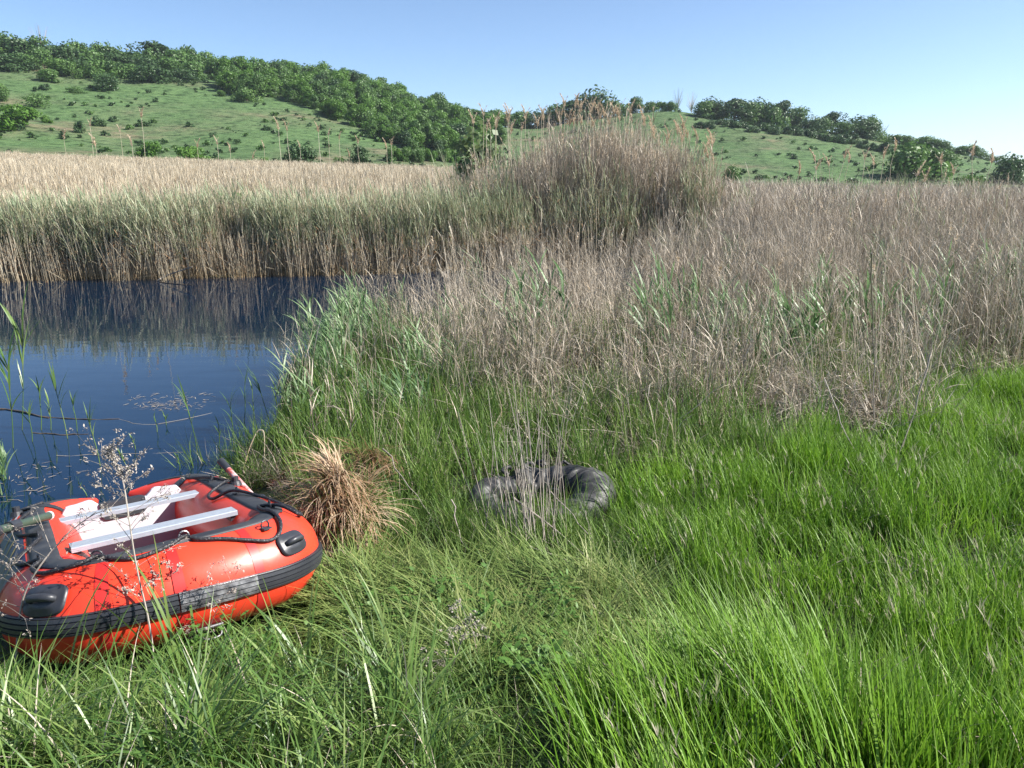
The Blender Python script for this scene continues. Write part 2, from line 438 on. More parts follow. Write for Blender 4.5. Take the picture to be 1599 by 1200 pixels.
sdv = sdist(V[:, 0], V[:, 1], POND)
i = (np.arange(39)[:, None] * 30 + np.arange(29)[None]).reshape(-1); F = np.stack([i, i + 30, i + 31, i + 1], 1)
F = F[(sdv[F].min(1) < 1.5)]
mb.add(V, F); tag(mb.obj('water', [M['water']]), kind='structure')


# ------------------------------------------------------------------ instancing of uncountable growth
def scatter(name, protos, pts, rotz, scl, tilt=None, label=None, cat=None, idx=None):
    pts = np.asarray(pts, float); n = len(pts)
    me = bpy.data.meshes.new(name); me.vertices.add(n); me.vertices.foreach_set('co', pts.astype(np.float32).ravel())
    rot = np.zeros((n, 3), np.float32); rot[:, 2] = rotz
    if tilt is not None: rot[:, :2] = tilt
    scl = np.asarray(scl, np.float32)
    if scl.ndim == 1: scl = np.repeat(scl[:, None], 3, 1)
    a = me.attributes.new('rot', 'FLOAT_VECTOR', 'POINT'); a.data.foreach_set('vector', rot.ravel())
    a = me.attributes.new('scl', 'FLOAT_VECTOR', 'POINT'); a.data.foreach_set('vector', scl.ravel())
    a = me.attributes.new('idx', 'INT', 'POINT'); a.data.foreach_set('value', (rng.integers(0, len(protos), n) if idx is None else idx).astype(np.int32))
    c = bpy.data.collections.new(name + '_kinds')
    for k, p in enumerate(protos): c.objects.link(p)
    o = bpy.data.objects.new(name, me); COL.objects.link(o)
    ng = bpy.data.node_groups.new(name + '_growth', 'GeometryNodeTree')
    ng.interface.new_socket('Geometry', in_out='INPUT', socket_type='NodeSocketGeometry')
    ng.interface.new_socket('Geometry', in_out='OUTPUT', socket_type='NodeSocketGeometry')
    N = ng.nodes.new; L = ng.links.new
    gi, go = N('NodeGroupInput'), N('NodeGroupOutput'); ip = N('GeometryNodeInstanceOnPoints')
    ci = N('GeometryNodeCollectionInfo'); ci.inputs[0].default_value = c; ci.inputs['Separate Children'].default_value = True; ci.inputs['Reset Children'].default_value = True
    ip.inputs['Pick Instance'].default_value = True

    def na(nm, ty):
        q = N('GeometryNodeInputNamedAttribute'); q.data_type = ty; q.inputs[0].default_value = nm; return q.outputs[0]
    er = N('FunctionNodeEulerToRotation'); L(na('rot', 'FLOAT_VECTOR'), er.inputs[0])
    L(gi.outputs[0], ip.inputs['Points']); L(ci.outputs[0], ip.inputs['Instance']); L(na('idx', 'INT'), ip.inputs['Instance Index'])
    L(er.outputs[0], ip.inputs['Rotation']); L(na('scl', 'FLOAT_VECTOR'), ip.inputs['Scale']); L(ip.outputs[0], go.inputs[0])
    md = o.modifiers.new('growth', 'NODES'); md.node_group = ng
    return tag(o, label, cat, kind='stuff')


def fill(poly, dens, jitter_noise=None, thr=0.0, seed=0.0):
    """random points in a polygon at dens per square metre, thinned where noise is low"""
    P = np.array(poly); x0, y0 = P.min(0); x1, y1 = P.max(0)
    n = int((x1 - x0) * (y1 - y0) * dens)
    x = rng.uniform(x0, x1, n); y = rng.uniform(y0, y1, n)
    k = inpoly(x, y, poly); x, y = x[k], y[k]
    if jitter_noise:
        k = fnoise(x, y, jitter_noise, seed, 2) + rng.normal(0, .15, len(x)) > thr; x, y = x[k], y[k]
    return x, y


def disc(n, R):
    a = rng.uniform(0, 2 * math.pi, n); r = R * np.sqrt(rng.uniform(0, 1, n))
    return np.stack([r * np.cos(a), r * np.sin(a), np.zeros(n)], 1)


def az_bias(n, wind, conc):
    """azimuths with a preferred direction"""
    return wind + rng.normal(0, 1, n) / conc if conc > 0 else rng.uniform(0, 2 * math.pi, n)


def grass_proto(nm, mat, n=70, R=.16, h=(.25, .5), w=(.003, .006), lean=(0, .25), bend=(.2, .9), S=4, wind=math.pi, conc=0.0, deadfrac=0.0, prof=None):
    mb = MB(); az = az_bias(n, wind, conc)
    P = arcs(disc(n, R), az, rng.uniform(*lean, n), rng.uniform(*bend, n), rng.uniform(*h, n), S)
    t = np.linspace(0, 1, S + 1)
    ribbons(mb, P, az, rng.uniform(*w, n), prof if prof is not None else (0.7 + 0.3 * np.sin(t * math.pi)) * (1 - t ** 2.2) + .04, rng.uniform(0, 1, n))
    mats = [mat]
    if deadfrac:
        k = int(n * deadfrac); az = rng.uniform(0, 6.28, k)
        P = arcs(disc(k, R), az, rng.uniform(0, .6, k), rng.uniform(.2, 1.4, k), rng.uniform(*h, k) * .8, S)
        ribbons(mb, P, az, rng.uniform(*w, k) * .8, 1 - t ** 2 + .04, rng.uniform(0, 1, k), mat=1); mats.append(M['drynear'])
    return mb.obj(nm, mats, link=False)


def sample_path(P, i, t):
    k = P.shape[1] - 1; q = np.clip(t * k, 0, k - 1e-6); a = q.astype(int); f = (q - a)[:, None]
    return P[i, a] * (1 - f) + P[i, a + 1] * f


def reed_proto(nm, n=12, R=.22, h=(1.4, 2.0), r=.0028, stem=0, leaf=1, mats=None, leaves=4, ll=(.18, .35), lw=(.008, .016), lean=(0, .14), bend=(0, .2),
               lbend=(.3, 1.6), llean=(.3, .9), wind=0.0, conc=0.0, lwind=None, lconc=0.0, lt=(.3, .98), plume=0.0, sides=3, S=5, broken=0.0):
    mb = MB(); az = az_bias(n, wind, conc)
    le = rng.uniform(*lean, n); be = rng.uniform(*bend, n); H = rng.uniform(*h, n)
    if broken:
        k = rng.uniform(0, 1, n) < broken; le[k] = rng.uniform(.3, 1.25, k.sum()); H[k] *= rng.uniform(.4, .9, k.sum())
    P = arcs(disc(n, R), az, le, be, H, S); tone = rng.uniform(0, 1, n)
    tubes(mb, P, np.full(n, r), np.full(n, r * .5), tone, stem, sides)
    m_ = n * leaves
    if m_:
        i = np.repeat(np.arange(n), leaves); t = rng.uniform(*lt, m_)
        b = sample_path(P, i, t); laz = az_bias(m_, lwind if lwind is not None else 0, lconc)
        L_ = rng.uniform(*ll, m_)
        LP = arcs(b, laz, rng.uniform(*llean, m_), rng.uniform(*lbend, m_), L_, 4)
        tt = np.linspace(0, 1, 5)
        ribbons(mb, LP, laz, rng.uniform(*lw, m_), np.array([.55, 1, .9, .6, .06]), rng.uniform(0, 1, m_), leaf)
    if plume:
        k = np.nonzero(rng.uniform(0, 1, n) < plume)[0]
        for q in k: add_plume(mb, P[q, -1], P[q, -1] - P[q, -2], rng.uniform(.16, .28), 2 if len(mats) > 2 else leaf, 26)
    return mb.obj(nm, mats, link=False)


def add_plume(mb, tip, dirv, L_, mat, n=40, droop=None):
    d = np.array(dirv) / np.linalg.norm(dirv); az0 = droop if droop is not None else rng.uniform(0, 6.28)
    t = rng.uniform(0, 1, n); b = tip + d * (t * L_)[:, None] + np.array([math.cos(az0), math.sin(az0), 0]) * (t ** 2 * L_ * .35)[:, None] - d * L_ * .15
    az = az0 + rng.normal(0, 1.3, n)
    P = arcs(b, az, rng.uniform(.1, .7, n), rng.uniform(.2, 1.2, n), (.32 - .2 * t) * L_ * rng.uniform(.7, 1.3, n), 3)
    ribbons(mb, P, az, np.full(n, L_ * .05), [.6, 1, .8, .2], rng.uniform(0, 1, n), mat)

# ------------------------------------------------------------------ the inflatable boat
M['pvc_red'] = surfmat('red_pvc', (.66, .042, .018), (.70, .052, .022), 3, .36, bump=.05, bscale=14, spec=.5)
M['pvc_seam'] = surfmat('red_pvc_seam', (.50, .022, .018), None, rough=.42)
M['rubber'] = surfmat('black_rubber', (.022, .024, .030), (.035, .037, .044), 6, .42, bump=.05)
M['rubber_dull'] = surfmat('dull_black_rubber', (.020, .022, .028), (.045, .046, .05), 9, .55)
M['scuff'] = surfmat('scuffed_rubber', (.05, .05, .055), (.30, .30, .31), 26, .34, bump=.2, thr=(.35, .85))
M['white_board'] = surfmat('white_painted_board', (.48, .465, .51), (.43, .42, .46), 5, .42)
M['alu'] = surfmat('brushed_aluminium', (.40, .44, .50), (.35, .39, .45), 30, .40, metal=.35)
M['steel'] = surfmat('stainless_steel', (.22, .22, .23), None, rough=.45, metal=.8)
M['navy'] = surfmat('dark_blue_print', (.02, .03, .09), None, rough=.4)
M['whiteprint'] = surfmat('white_print', (.68, .68, .68), (.45, .45, .45), 30, .4)
M['gold'] = surfmat('gold_print', (.50, .34, .06), (.30, .22, .06), 30, .45)
M['plate'] = surfmat('grey_plate', (.16, .16, .17), (.28, .28, .29), 60, .4)
M['oargreen'] = surfmat('green_oar_shaft', (.035, .060, .040), (.05, .07, .05), 8, .35)
M['whiteplastic'] = surfmat('white_plastic', (.85, .85, .85), None, rough=.3)
M['redgrip'] = surfmat('worn_red_grip', (.35, .07, .06), (.50, .40, .40), 24, .3, thr=(.4, .6))

m, t, N, L = newmat('braided_rope')
b = N('ShaderNodeBsdfPrincipled'); b.inputs['Roughness'].default_value = .6; out = N('ShaderNodeOutputMaterial'); L(b.outputs[0], out.inputs[0])
tc = N('ShaderNodeTexCoord'); ck = N('ShaderNodeTexVoronoi'); ck.inputs['Scale'].default_value = 95; L(tc.outputs['Object'], ck.inputs['Vector'])
r = ramp(N, [(.1, (.16, .16, .17)), (.3, (.015, .015, .018))]); L(ck.outputs[0], r.inputs[0]); L(r.outputs[0], b.inputs['Base Color'])
bp = N('ShaderNodeBump'); bp.inputs['Strength'].default_value = .7; bp.inputs['Distance'].default_value = .004; L(ck.outputs[0], bp.inputs['Height']); L(bp.outputs[0], b.inputs['Normal'])
M['rope'] = m

boat = empty('inflatable_boat', (-2.206, 4.21, .469), (-.195, .006, .608))
tag(boat, 'red inflatable boat with black trim and white transom on the grassy pond bank', 'boat')
bhalf = [(.12, 1.34, .09, .03), (.30, 1.22, .05, .12), (.455, 1.02, .015, .19), (.515, .78, 0, .218), (.52, .4, 0, .225), (.52, -.1, 0, .225), (.525, -.6, 0, .225), (.515, -.90, .01, .225), (.41, -1.09, .02, .225), (.22, -1.15, .025, .225)]
bpts = bhalf + [(0, -1.165, .03, .225)] + [(-a, b_, c, d) for a, b_, c, d in bhalf[::-1]]
BC = smooth_path(bpts, 181); BT = np.gradient(BC[:, :3], axis=0); BT /= np.linalg.norm(BT, axis=1)[:, None]
BN = np.cross([0, 0, 1.], BT); BN /= np.linalg.norm(BN, axis=1)[:, None]
if BN[90, 1] > 0: BN = -BN
BZ = np.array([0, 0, 1.0])


def bfr(i):
    i = np.clip(np.asarray(i, float), 0, 180); a = np.minimum(i.astype(int), 179); f = (i - a)[..., None]
    C = BC[a] * (1 - f) + BC[a + 1] * f; n = BN[a] * (1 - f) + BN[a + 1] * f
    return C, n / np.linalg.norm(n, axis=-1, keepdims=True)


def bsurf(i, deg, off=0.0):
    C, n = bfr(i); a = np.radians(deg)
    return C[..., :3] + (C[..., 3] + off)[..., None] * (np.cos(a)[..., None] * n + np.sin(a)[..., None] * BZ)


def sweep(mb, i0, i1, degs, offs, step=1.0, mat=0, tone=.5, shift=None):
    I = np.arange(i0, i1 + 1e-6, step); degs = np.asarray(degs, float); offs = np.asarray(offs, float)
    D = np.broadcast_to(degs, (len(I), len(degs))) + (shift(I)[:, None] if shift else 0)
    P = bsurf(np.repeat(I[:, None], len(degs), 1), D, np.broadcast_to(offs, D.shape))
    k = len(degs); n = len(I)
    a = (np.arange(n - 1)[:, None] * k + np.arange(k - 1)[None]).reshape(-1)
    mb.add(P.reshape(-1, 3), np.stack([a, a + 1, a + k + 1, a + k], 1), mat, tone)


mb = MB(); dg = np.arange(-180, 181, 9.0)
I = np.arange(0, 181); D = np.broadcast_to(dg, (181, len(dg)))
dimp = -0.004 * np.exp(-((I[:, None] - 92) / 1.0) ** 2) - 0.003 * np.exp(-((I[:, None] - 79) / 1.0) ** 2) - .003 * np.exp(-((I[:, None] - 103) / 1.0) ** 2) + fnoise(I[:, None] * .06 + 0 * D, D * .02, 1, 4.0, 1) * .0025
P = bsurf(np.repeat(I[:, None], len(dg), 1).astype(float), D, np.broadcast_to(dimp, D.shape))
k = len(dg); a = (np.arange(180)[:, None] * k + np.arange(k - 1)[None]).reshape(-1)
mb.add(P.reshape(-1, 3), np.stack([a, a + 1, a + k + 1, a + k], 1))
for e in (0, 180):
    ring = P[e][:-1]; c = ring.mean(0) + (BT[e] * (-.03 if e == 0 else .03)); kk = np.arange(0, 40, 2)
    mb.add(np.vstack([ring, c]), np.stack([kk, kk + 1, (kk + 2) % 40, np.full(20, 40)], 1))
mb.obj('tube', [M['pvc_red']], boat, smooth=True)
for s0 in (79, 92, 103, 60, 121):
    mb = MB(); sweep(mb, s0 - .9, s0 + .9, np.arange(-100, 200, 9.0), np.full(34, .0018), step=.3); mb.obj('seam_band', [M['pvc_seam']], boat, smooth=True)

# ribbed rubbing strake
sh = lambda I: np.interp(I, [10, 63, 80, 92, 112, 170], [-14, -10, -3, 0, 5, 6])
dd = list(np.array([-14, -13, -10.2, -9.6, -8.8, -8.2, -3.6, -3, -2.2, -1.6, 3, 3.6, 4.4, 5, 9.4, 10, 10.8, 12, 13]) * .84 + .8)
oo = [0, .014, .016, .008, .008, .017, .019, .009, .009, .019, .019, .009, .009, .018, .017, .008, .013, .012, 0]
mb = MB(); sweep(mb, 8, 80, dd, oo, .6, shift=sh); sweep(mb, 92.6, 172, dd, oo, .6, shift=sh); mb.obj('rubbing_strake', [M['rubber']], boat, smooth=False)
mb = MB(); sweep(mb, 80, 92.6, dd, np.array(oo) + .0025, .4, shift=sh); mb.obj('worn_strake_length', [M['scuff']], boat); 
bpy.data.objects['worn_strake_length']['label'] = 'scuffed grey length of the black strake at the bow'

# black wear strips on top of the tubes
for i0, i1, d0, d1 in ((6, 66, 74, 104), (64.5, 116.5, 77, 117), (115, 174, 74, 106)):
    mb = MB(); q = np.linspace(d0, d1, 6); sweep(mb, i0, i1, np.r_[d0, q, d1], np.r_[0, np.full(6, .004 + .002 * (i0 == 64.5)), 0], 1.0)
    mb.obj('wear_strip', [M['rubber_dull']], boat, smooth=True)

# transom
xs = np.linspace(-.40, .40, 41)
def ttop(x):
    ax = abs(x); return .200 - .05 * sstep(.20, .13, ax) - .10 * sstep(.33, .41, ax) + .012 * sstep(.30, .2, ax)
mb = MB(); Y0, Y1 = .70, .735
zt = np.array([ttop(x) for x in xs]); tilt = .10
def tv(x, z, y): return [x, y + z * tilt, z]
V = []
for x, z in zip(xs, zt): V += [tv(x, -.20, Y0), tv(x, z - .006, Y0), tv(x, z, Y0 + .006), tv(x, z, Y1 - .006), tv(x, z - .006, Y1), tv(x, -.20, Y1)]
a = (np.arange(40)[:, None] * 6 + np.arange(5)[None]).reshape(-1)
mb.add(V, np.stack([a, a + 6, a + 7, a + 1], 1)); mb.obj('transom', [M['white_board']], boat)
mb = MB()
px_ = np.linspace(-.15, .13, 15); V = []
for x in px_:
    e = min(1, min(x + .15, .13 - x) / .03); hz = .045 + .02 * math.sqrt(e); tz = ttop(x) + .010 * e ** .5
    V += [tv(x, tz - hz * 1.7, Y0 - .002), tv(x, tz - hz * 1.7, Y0 - .014), tv(x, tz, Y0 - .014), tv(x, tz + .004, Y0), tv(x, tz + .004, Y1 + .012), tv(x, tz - hz, Y1 + .012)]
a = (np.arange(14)[:, None] * 6 + np.arange(5)[None]).reshape(-1); mb.add(V, np.stack([a, a + 6, a + 7, a + 1], 1))
for e in (0, 14): q = e * 6; mb.add(V[q:q + 6], [[0, 1, 2, 3], [0, 3, 4, 5]])
mp_ = mb.obj('motor_pad', [M['rubber']], boat)
for x, z in ((-.135, .085), (.115, .085), (-.135, .155), (.115, .155)):
    mb = MB(); c = np.array(tv(x, z, Y0 - .015)); pipe(mb, [c, c + [0, -.004, 0]], .006, sides=8); mb.obj('rivet', [M['steel']], mp_)
mb = MB(); box(mb, tv(.245, .125, Y0 - .004), (.10, .006, .052)); pl = mb.obj('maker_plate', [M['plate']], boat)
mb = MB()
for k in range(4): box(mb, tv(.245, .107 + k * .012, Y0 - .0085), (.085, .002, .004))
mb.obj('printed_lines', [M['whiteprint']], pl)
# rubber collars where the transom meets the tubes
for s in (1, -1):
    mb = MB(); i0, i1 = (20.5, 25.5) if s > 0 else (154.5, 159.5)
    sweep(mb, i0, i1, np.r_[92, np.arange(92, 236, 9.0), 230], np.r_[0, np.full(16, .006), 0], .5); c_ = mb.obj('transom_collar', [M['rubber']], boat, smooth=True)
    for d in (125, 150, 175, 200):
        p_ = bsurf(np.array([i0 + 1.2 if s < 0 else i1 - 1.2]), np.array([float(d)]), np.array([.007]))[0]; mb = MB()
        q_ = (p_ - BC[int(i0), :3]); q_ /= np.linalg.norm(q_); pipe(mb, [p_, p_ + q_ * .004], .006, sides=8); mb.obj('rivet', [M['steel']], c_)
# floor
mb = MB(); box(mb, (0, -.13, -.185), (.66, 1.70, .02)); mb.obj('floor_board', [M['rubber_dull']], boat)
mb = MB()
for y in (-.6, -.2, .2, .55): box(mb, (0, y, -.171), (.62, .03, .008))
mb.obj('floor_slats', [M['plate']], boat); bpy.data.objects['floor_slats']['kind'] = 'stuff'
# hull bottom
mb = MB(); V = []
for i in range(14, 91, 2): V += [BC[i, :3] - [BN[i, 0] * .1, BN[i, 1] * .1, .195], BC[180 - i, :3] - [BN[180 - i, 0] * .1, BN[180 - i, 1] * .1, .195]]
V = np.array(V); a = np.arange(0, len(V) - 2, 2); mb.add(V, np.stack([a, a + 1, a + 3, a + 2], 1)); mb.obj('hull_bottom', [M['pvc_red']], boat)

# seats: grooved aluminium planks laid across the tubes
def plank(y, x0, x1, z, w_, rz):
    mb = MB(); e = []
    ys = np.linspace(-w_ / 2, w_ / 2, 23)
    prof = [(-w_ / 2, -.026)] + [(-w_ / 2, -.004), (-w_ / 2 + .003, 0)]
    for k in range(6):
        c = -w_ / 2 + .012 + k * (w_ - .024) / 5
        prof += [(c - .0025, 0), (c - .0015, -.004), (c + .0015, -.004), (c + .0025, 0)]
    prof += [(w_ / 2 - .003, 0), (w_ / 2, -.004), (w_ / 2, -.026), (-w_ / 2, -.026)]
    pr = np.array(prof); k = len(pr)
    V = np.vstack([np.c_[np.full(k, x0), pr], np.c_[np.full(k, x1), pr]])
    a = np.arange(k - 1); mb.add(V, np.stack([a, a + k, a + k + 1, a + 1], 1))
    for x in (x0, x1): box(mb, (x, 0, -.0135), (.004, w_ - .004, .025), mat=1)
    o = mb.obj('seat_plank', [M['alu'], M['rubber']], boat); o.location = (0, y, z); o.rotation_euler = (0, 0, rz)
    return o
s1 = plank(.36, -.445, .435, .190, .135, 0); s2 = plank(-.585, -.41, .405, .222, .135, .0)
s1['label'] = 'rear aluminium seat plank nearer the transom'; s2['label'] = 'front aluminium seat plank nearer the bow'
for x in (-.40, .40):
    for pl_, zz in ((s1, -.05), (s2, -.05)):
        mb = MB(); box(mb, (x * .98, .0, -.043), (.05, .10, .032)); mb.obj('seat_bracket', [M['rubber']], pl_)

# lift handles: moulded pad with a raised grip
def lift_handle(i, d, rot=0.0, s=1.0):
    C, n = bfr(np.array([float(i)])); a = math.radians(d); nn = math.cos(a) * n[0] + math.sin(a) * BZ
    tt = BT[i]; bb = np.cross(nn, tt); c = C[0, :3] + nn * C[0, 3]
    R_ = np.array([tt * math.cos(rot) + bb * math.sin(rot), bb * math.cos(rot) - tt * math.sin(rot), nn])
    def W(p):
        p = np.array(p, float).reshape(-1, 3); q = p[:, 0:1] * R_[0] + p[:, 1:2] * R_[1]
        v = c + q - C[0, :3]; g = v - (v @ tt)[:, None] * tt; g = g / np.linalg.norm(g, axis=1)[:, None]
        return C[0, :3] + (v @ tt)[:, None] * tt + g * (C[0, 3] + p[:, 2:3])
    L2, W2 = .085 * s, .058 * s
    mb = MB(); rings = [(1.0, 0.0), (.97, .010), (.90, .013), (.62, .014), (.56, .019), (.30, .019), (.0, .019)]
    th = np.linspace(0, 2 * math.pi, 33)[:-1]; V = []
    for f, z in rings:
        cx_ = np.sign(np.cos(th)) * np.abs(np.cos(th)) ** .62 * L2 * f; cy_ = np.sign(np.sin(th)) * np.abs(np.sin(th)) ** .62 * W2 * f
        V.append(W(np.c_[cx_, cy_, np.full(32, z)]))
    V = np.vstack(V); j = np.arange(32); F = []
    for q in range(len(rings) - 1): F.append(np.stack([q * 32 + j, q * 32 + (j + 1) % 32, (q + 1) * 32 + (j + 1) % 32, (q + 1) * 32 + j], 1))
    mb.add(V, np.vstack(F)); h = mb.obj('lift_handle', [M['rubber']], boat, smooth=True)
    mb = MB(); g = [(-.045, 0, .016), (-.040, 0, .034), (-.022, 0, .046), (0, 0, .048), (.022, 0, .046), (.040, 0, .034), (.045, 0, .016)]
    pipe(mb, W(np.array(g) * [s, s, 1]), .014 * s, n=24, sides=10); mb.obj('grip', [M['rubber']], h, smooth=True)
    return h
lift_handle(73, 30, .0, 1.05); lift_handle(109, 34, .0, 1.25); lift_handle(40, 20, 0); lift_handle(142, 20, 0)

# safety line with its rings
ringpos = [(36, 92), (47, 90), (61, 88), (75, 62), (89, 84), (104, 86), (118, 82), (132, 88), (150, 88)]
for i, d in ringpos:
    mb = MB(); q = bsurf(np.array([float(i)]), np.array([float(d)]), np.array([.010]))[0]; C_, n_ = bfr(np.array([float(i)]))
    u_ = BT[i]; th = np.linspace(0, 2 * math.pi, 15)
    pipe(mb, [q + u_ * .022 * math.cos(v) + BZ * .022 * (math.sin(v) + .6) for v in th], .0045, sides=6, caps=False)
    box(mb, q - BZ * .004, (.045, .045, .008), rz=math.atan2(u_[1], u_[0]))
    mb.obj('rope_ring', [M['steel' if i == 89 else 'rubber']], boat, smooth=False)
rp = [(22, 96, .012), (27, 112, .02), (32, 100, .02), (36, 86, .02), (38, 66, .012), (41, 88, .03), (43, 118, .022), (45, 120, .014), (47, 95, .03), (51, 70, .012), (56, 60, .010), (61, 62, .012), (64, 50, .012), (66, 55, .02), (63, 78, .024),
      (58, 96, .012), (62, 100, .016), (68, 84, .016), (72, 62, .018), (74, 46, .014), (76, 42, .012), (79, 50, .012), (83, 62, .012), (87, 72, .014), (89, 84, .02), (92, 74, .012), (97, 66, .012), (101, 74, .014), (104, 86, .02),
      (107, 76, .014), (112, 66, .012), (116, 70, .014), (118, 84, .02), (122, 66, .012), (127, 62, .012), (132, 90, .02), (137, 66, .014), (144, 64, .012), (150, 90, .018), (155, 70, .012), (160, 96, .012)]
rp = np.array(rp, float); mb = MB(); pth = bsurf(rp[:, 0], rp[:, 1], rp[:, 2]); pipe(mb, pth, .0095, n=420, sides=8)
mb.obj('safety_line', [M['rope']], boat, smooth=True)

# towing ring under the bow
mb = MB(); q = bsurf(np.array([88.0]), np.array([-46.0]), np.array([.012]))[0]; u_ = BT[88]; o_ = np.array([0, -math.cos(math.radians(46)), -math.sin(math.radians(46))])
pipe(mb, [q - u_ * .045, q - u_ * .045 + o_ * .03, q - u_ * .03 + o_ * .055, q + u_ * .03 + o_ * .055, q + u_ * .045 + o_ * .03, q + u_ * .045], .006, n=24, sides=8)
pipe(mb, [q - u_ * .06, q + u_ * .06], .008, sides=8); mb.obj('towing_ring', [M['steel']], boat, smooth=True)
mb = MB(); sweep(mb, 85.5, 90.5, np.linspace(-62, -34, 6), np.full(6, .003), .5); mb.obj('ring_patch', [M['pvc_seam']], boat, smooth=True)

# printed emblem on the left tube: white swooshes, gold feathers and a dark blue field
def swoosh(i0, d0, i1, d1, bow, w0, mat, off, nm):
    n = 14; t_ = np.linspace(0, 1, n); I = i0 + (i1 - i0) * t_ ; D = d0 + (d1 - d0) * t_ + bow * np.sin(t_ * math.pi)
    wd = w0 * np.sin(np.clip(t_ * 1.05 + .05, 0, 1) * math.pi) ** .7 + .3
    a_ = bsurf(I, D - wd, np.full(n, off)); b__ = bsurf(I, D + wd, np.full(n, off)); mb = MB()
    V = np.stack([a_, b__], 1).reshape(-1, 3); k = np.arange(0, 2 * n - 2, 2); mb.add(V, np.stack([k, k + 1, k + 3, k + 2], 1)); return mb.obj(nm, [mat], boat)
mb = MB(); sweep(mb, 121, 143, np.linspace(26, 70, 6), np.full(6, .0025), 1); mb.obj('printed_field', [M['navy']], boat, smooth=True)
for k in range(4): swoosh(124 + k * 4, 34, 130 + k * 4, 62, 4, 1.6, M['gold'], .0045, 'printed_feather')
for k in range(5): swoosh(143 + k * 5, 40 + k, 152 + k * 5, 70, 6, 2.0 if k % 2 else 3.0, M['whiteprint'], .004, 'printed_swoosh')
for k in range(4): swoosh(22 + k * 11, 30, 30 + k * 11, 66, 5, 2.4, M['whiteprint'], .004, 'printed_swoosh')

# oarlocks (parts) and the two oars (things)
BM = np.array(boat.matrix_basis if False else __import__('mathutils').Euler((-.195, .006, .608)).to_matrix()); BO = np.array([-2.206, 4.21, .469])
def b2w(p): return np.asarray(p, float) @ BM.T + BO
for i in (152, 40):
    mb = MB(); q = bsurf(np.array([float(i)]), np.array([66.0]), np.array([.0]))[0]; pipe(mb, [q, q + [0, 0, .03]], .04, sides=14, r1=.032); pipe(mb, [q + [0, 0, .03], q + [0, 0, .06]], .022, sides=12)
    mb.obj('oarlock', [M['rubber']], boat, smooth=False)
LS = -1
p0, p1 = np.array([-.60, .55, .34]), np.array([-.82, -.55, .30])
ol = empty('oar', b2w(p0)); tag(ol, 'dark green oar with white end cap lying on the boat', 'oar', )
d_ = b2w(p1) - b2w(p0); pipe_pts = [np.zeros(3), d_]
q0, q1 = b2w((-.455, .15, .265)) , b2w((-.66, -.16, .30))
ol.location = q0; dd_ = q1 - q0
mb = MB(); pipe(mb, [np.zeros(3), dd_ * 2.4], .024, n=12, sides=12); mb.obj('shaft', [M['oargreen']], ol, smooth=True)
mb = MB(); pipe(mb, [-dd_ * .02, dd_ * .012], .0262, sides=14); mb.obj('end_cap', [M['whiteplastic']], ol)
for e0, e1, e2 in ((.78, .98, .033), (1.2, 1.27, .030)): mb = MB(); pipe(mb, [dd_ * e0, dd_ * e1], e2, sides=12); mb.obj('collar', [M['rubber']], ol)
orr = empty('oar', b2w((.66, .23, .20))); tag(orr, 'oar with black grip and worn red shaft beside the right boat tube', 'oar')
dd_ = b2w((.60, .42, .335)) - b2w((.66, .23, .20)); dd_ /= np.linalg.norm(dd_)
mb = MB(); pipe(mb, [-dd_ * .25, dd_ * .17], .019, sides=12); mb.obj('shaft', [M['redgrip']], orr, smooth=True)
mb = MB(); pipe(mb, [dd_ * .165, dd_ * .20, dd_ * .245, dd_ * .265], .024, n=9, sides=12, r1=.026); mb.obj('grip', [M['rubber']], orr, smooth=True)

# ------------------------------------------------------------------ old inner tube
M['innertube'] = surfmat('old_inner_tube_rubber', (.018, .019, .022), (.062, .061, .060), 5, .5, bump=.2, bscale=30, spec=.4, thr=(.35, .7))
c0 = at(842, 772, .52); tx, ty = float(c0[0]), float(c0[1])
tz = float(gz(tx, ty)); TR = np.linspace(0, 2 * math.pi, 145)[:-1]; TF = np.linspace(0, 2 * math.pi, 37)[:-1]
A, B = np.meshgrid(TR, TF, indexing='ij')
Rx, Ry = .385, .235
minor = .122 + .024 * np.cos(A - .3) + .012 * np.sin(3 * A + 1) - .045 * np.exp(-((np.mod(A - 1.9, 2 * math.pi)) / .45) ** 2) - .035 * np.exp(-((np.mod(A - 4.55 + math.pi, 2 * math.pi) - math.pi) / .30) ** 2)
wr = sum(.010 * np.sin(f_ * A + 2.3 * np.sin(B * k_ + f_) + ph_) ** 3 * np.clip(.35 + np.cos(B - 2.6), 0, 2) for f_, k_, ph_ in ((11, 1, 0), (17, 1, 2), (23, 2, 4)))
wr = wr + fnoise(np.cos(A) * 3 + B * .8, np.sin(A) * 3, 1.0, 5.5, 3) * .012
mr_ = minor + wr
X = (Rx + mr_ * np.cos(B)) * np.cos(A); Y = (Ry + mr_ * np.cos(B) * .95) * np.sin(A)
Z = mr_ * np.sin(B) * .92
Z = Z + .03 * np.sin(A) + .02 * np.cos(2 * A)
X = X + .10 * np.exp(-(X / .16) ** 2) * np.sign(.05 - Y) * 0
V = np.stack([X, Y, np.maximum(Z, -.14)], -1).reshape(-1, 3)
nA, nB = 144, 36; ia = np.arange(nA)[:, None]; ib = np.arange(nB)[None]
F = np.stack([ia * nB + ib, ((ia + 1) % nA) * nB + ib, ((ia + 1) % nA) * nB + (ib + 1) % nB, ia * nB + (ib + 1) % nB], -1).reshape(-1, 4)
it_ = empty('inner_tube', (tx, ty, tz + .085), (.05, -.03, .12)); tag(it_, 'wrinkled black rubber inner tube lying half deflated in the grass behind dry stalks', 'inner tube')
mb = MB(); mb.add(V, F); mb.obj('tube', [M['innertube']], it_, smooth=True)
mb = MB()
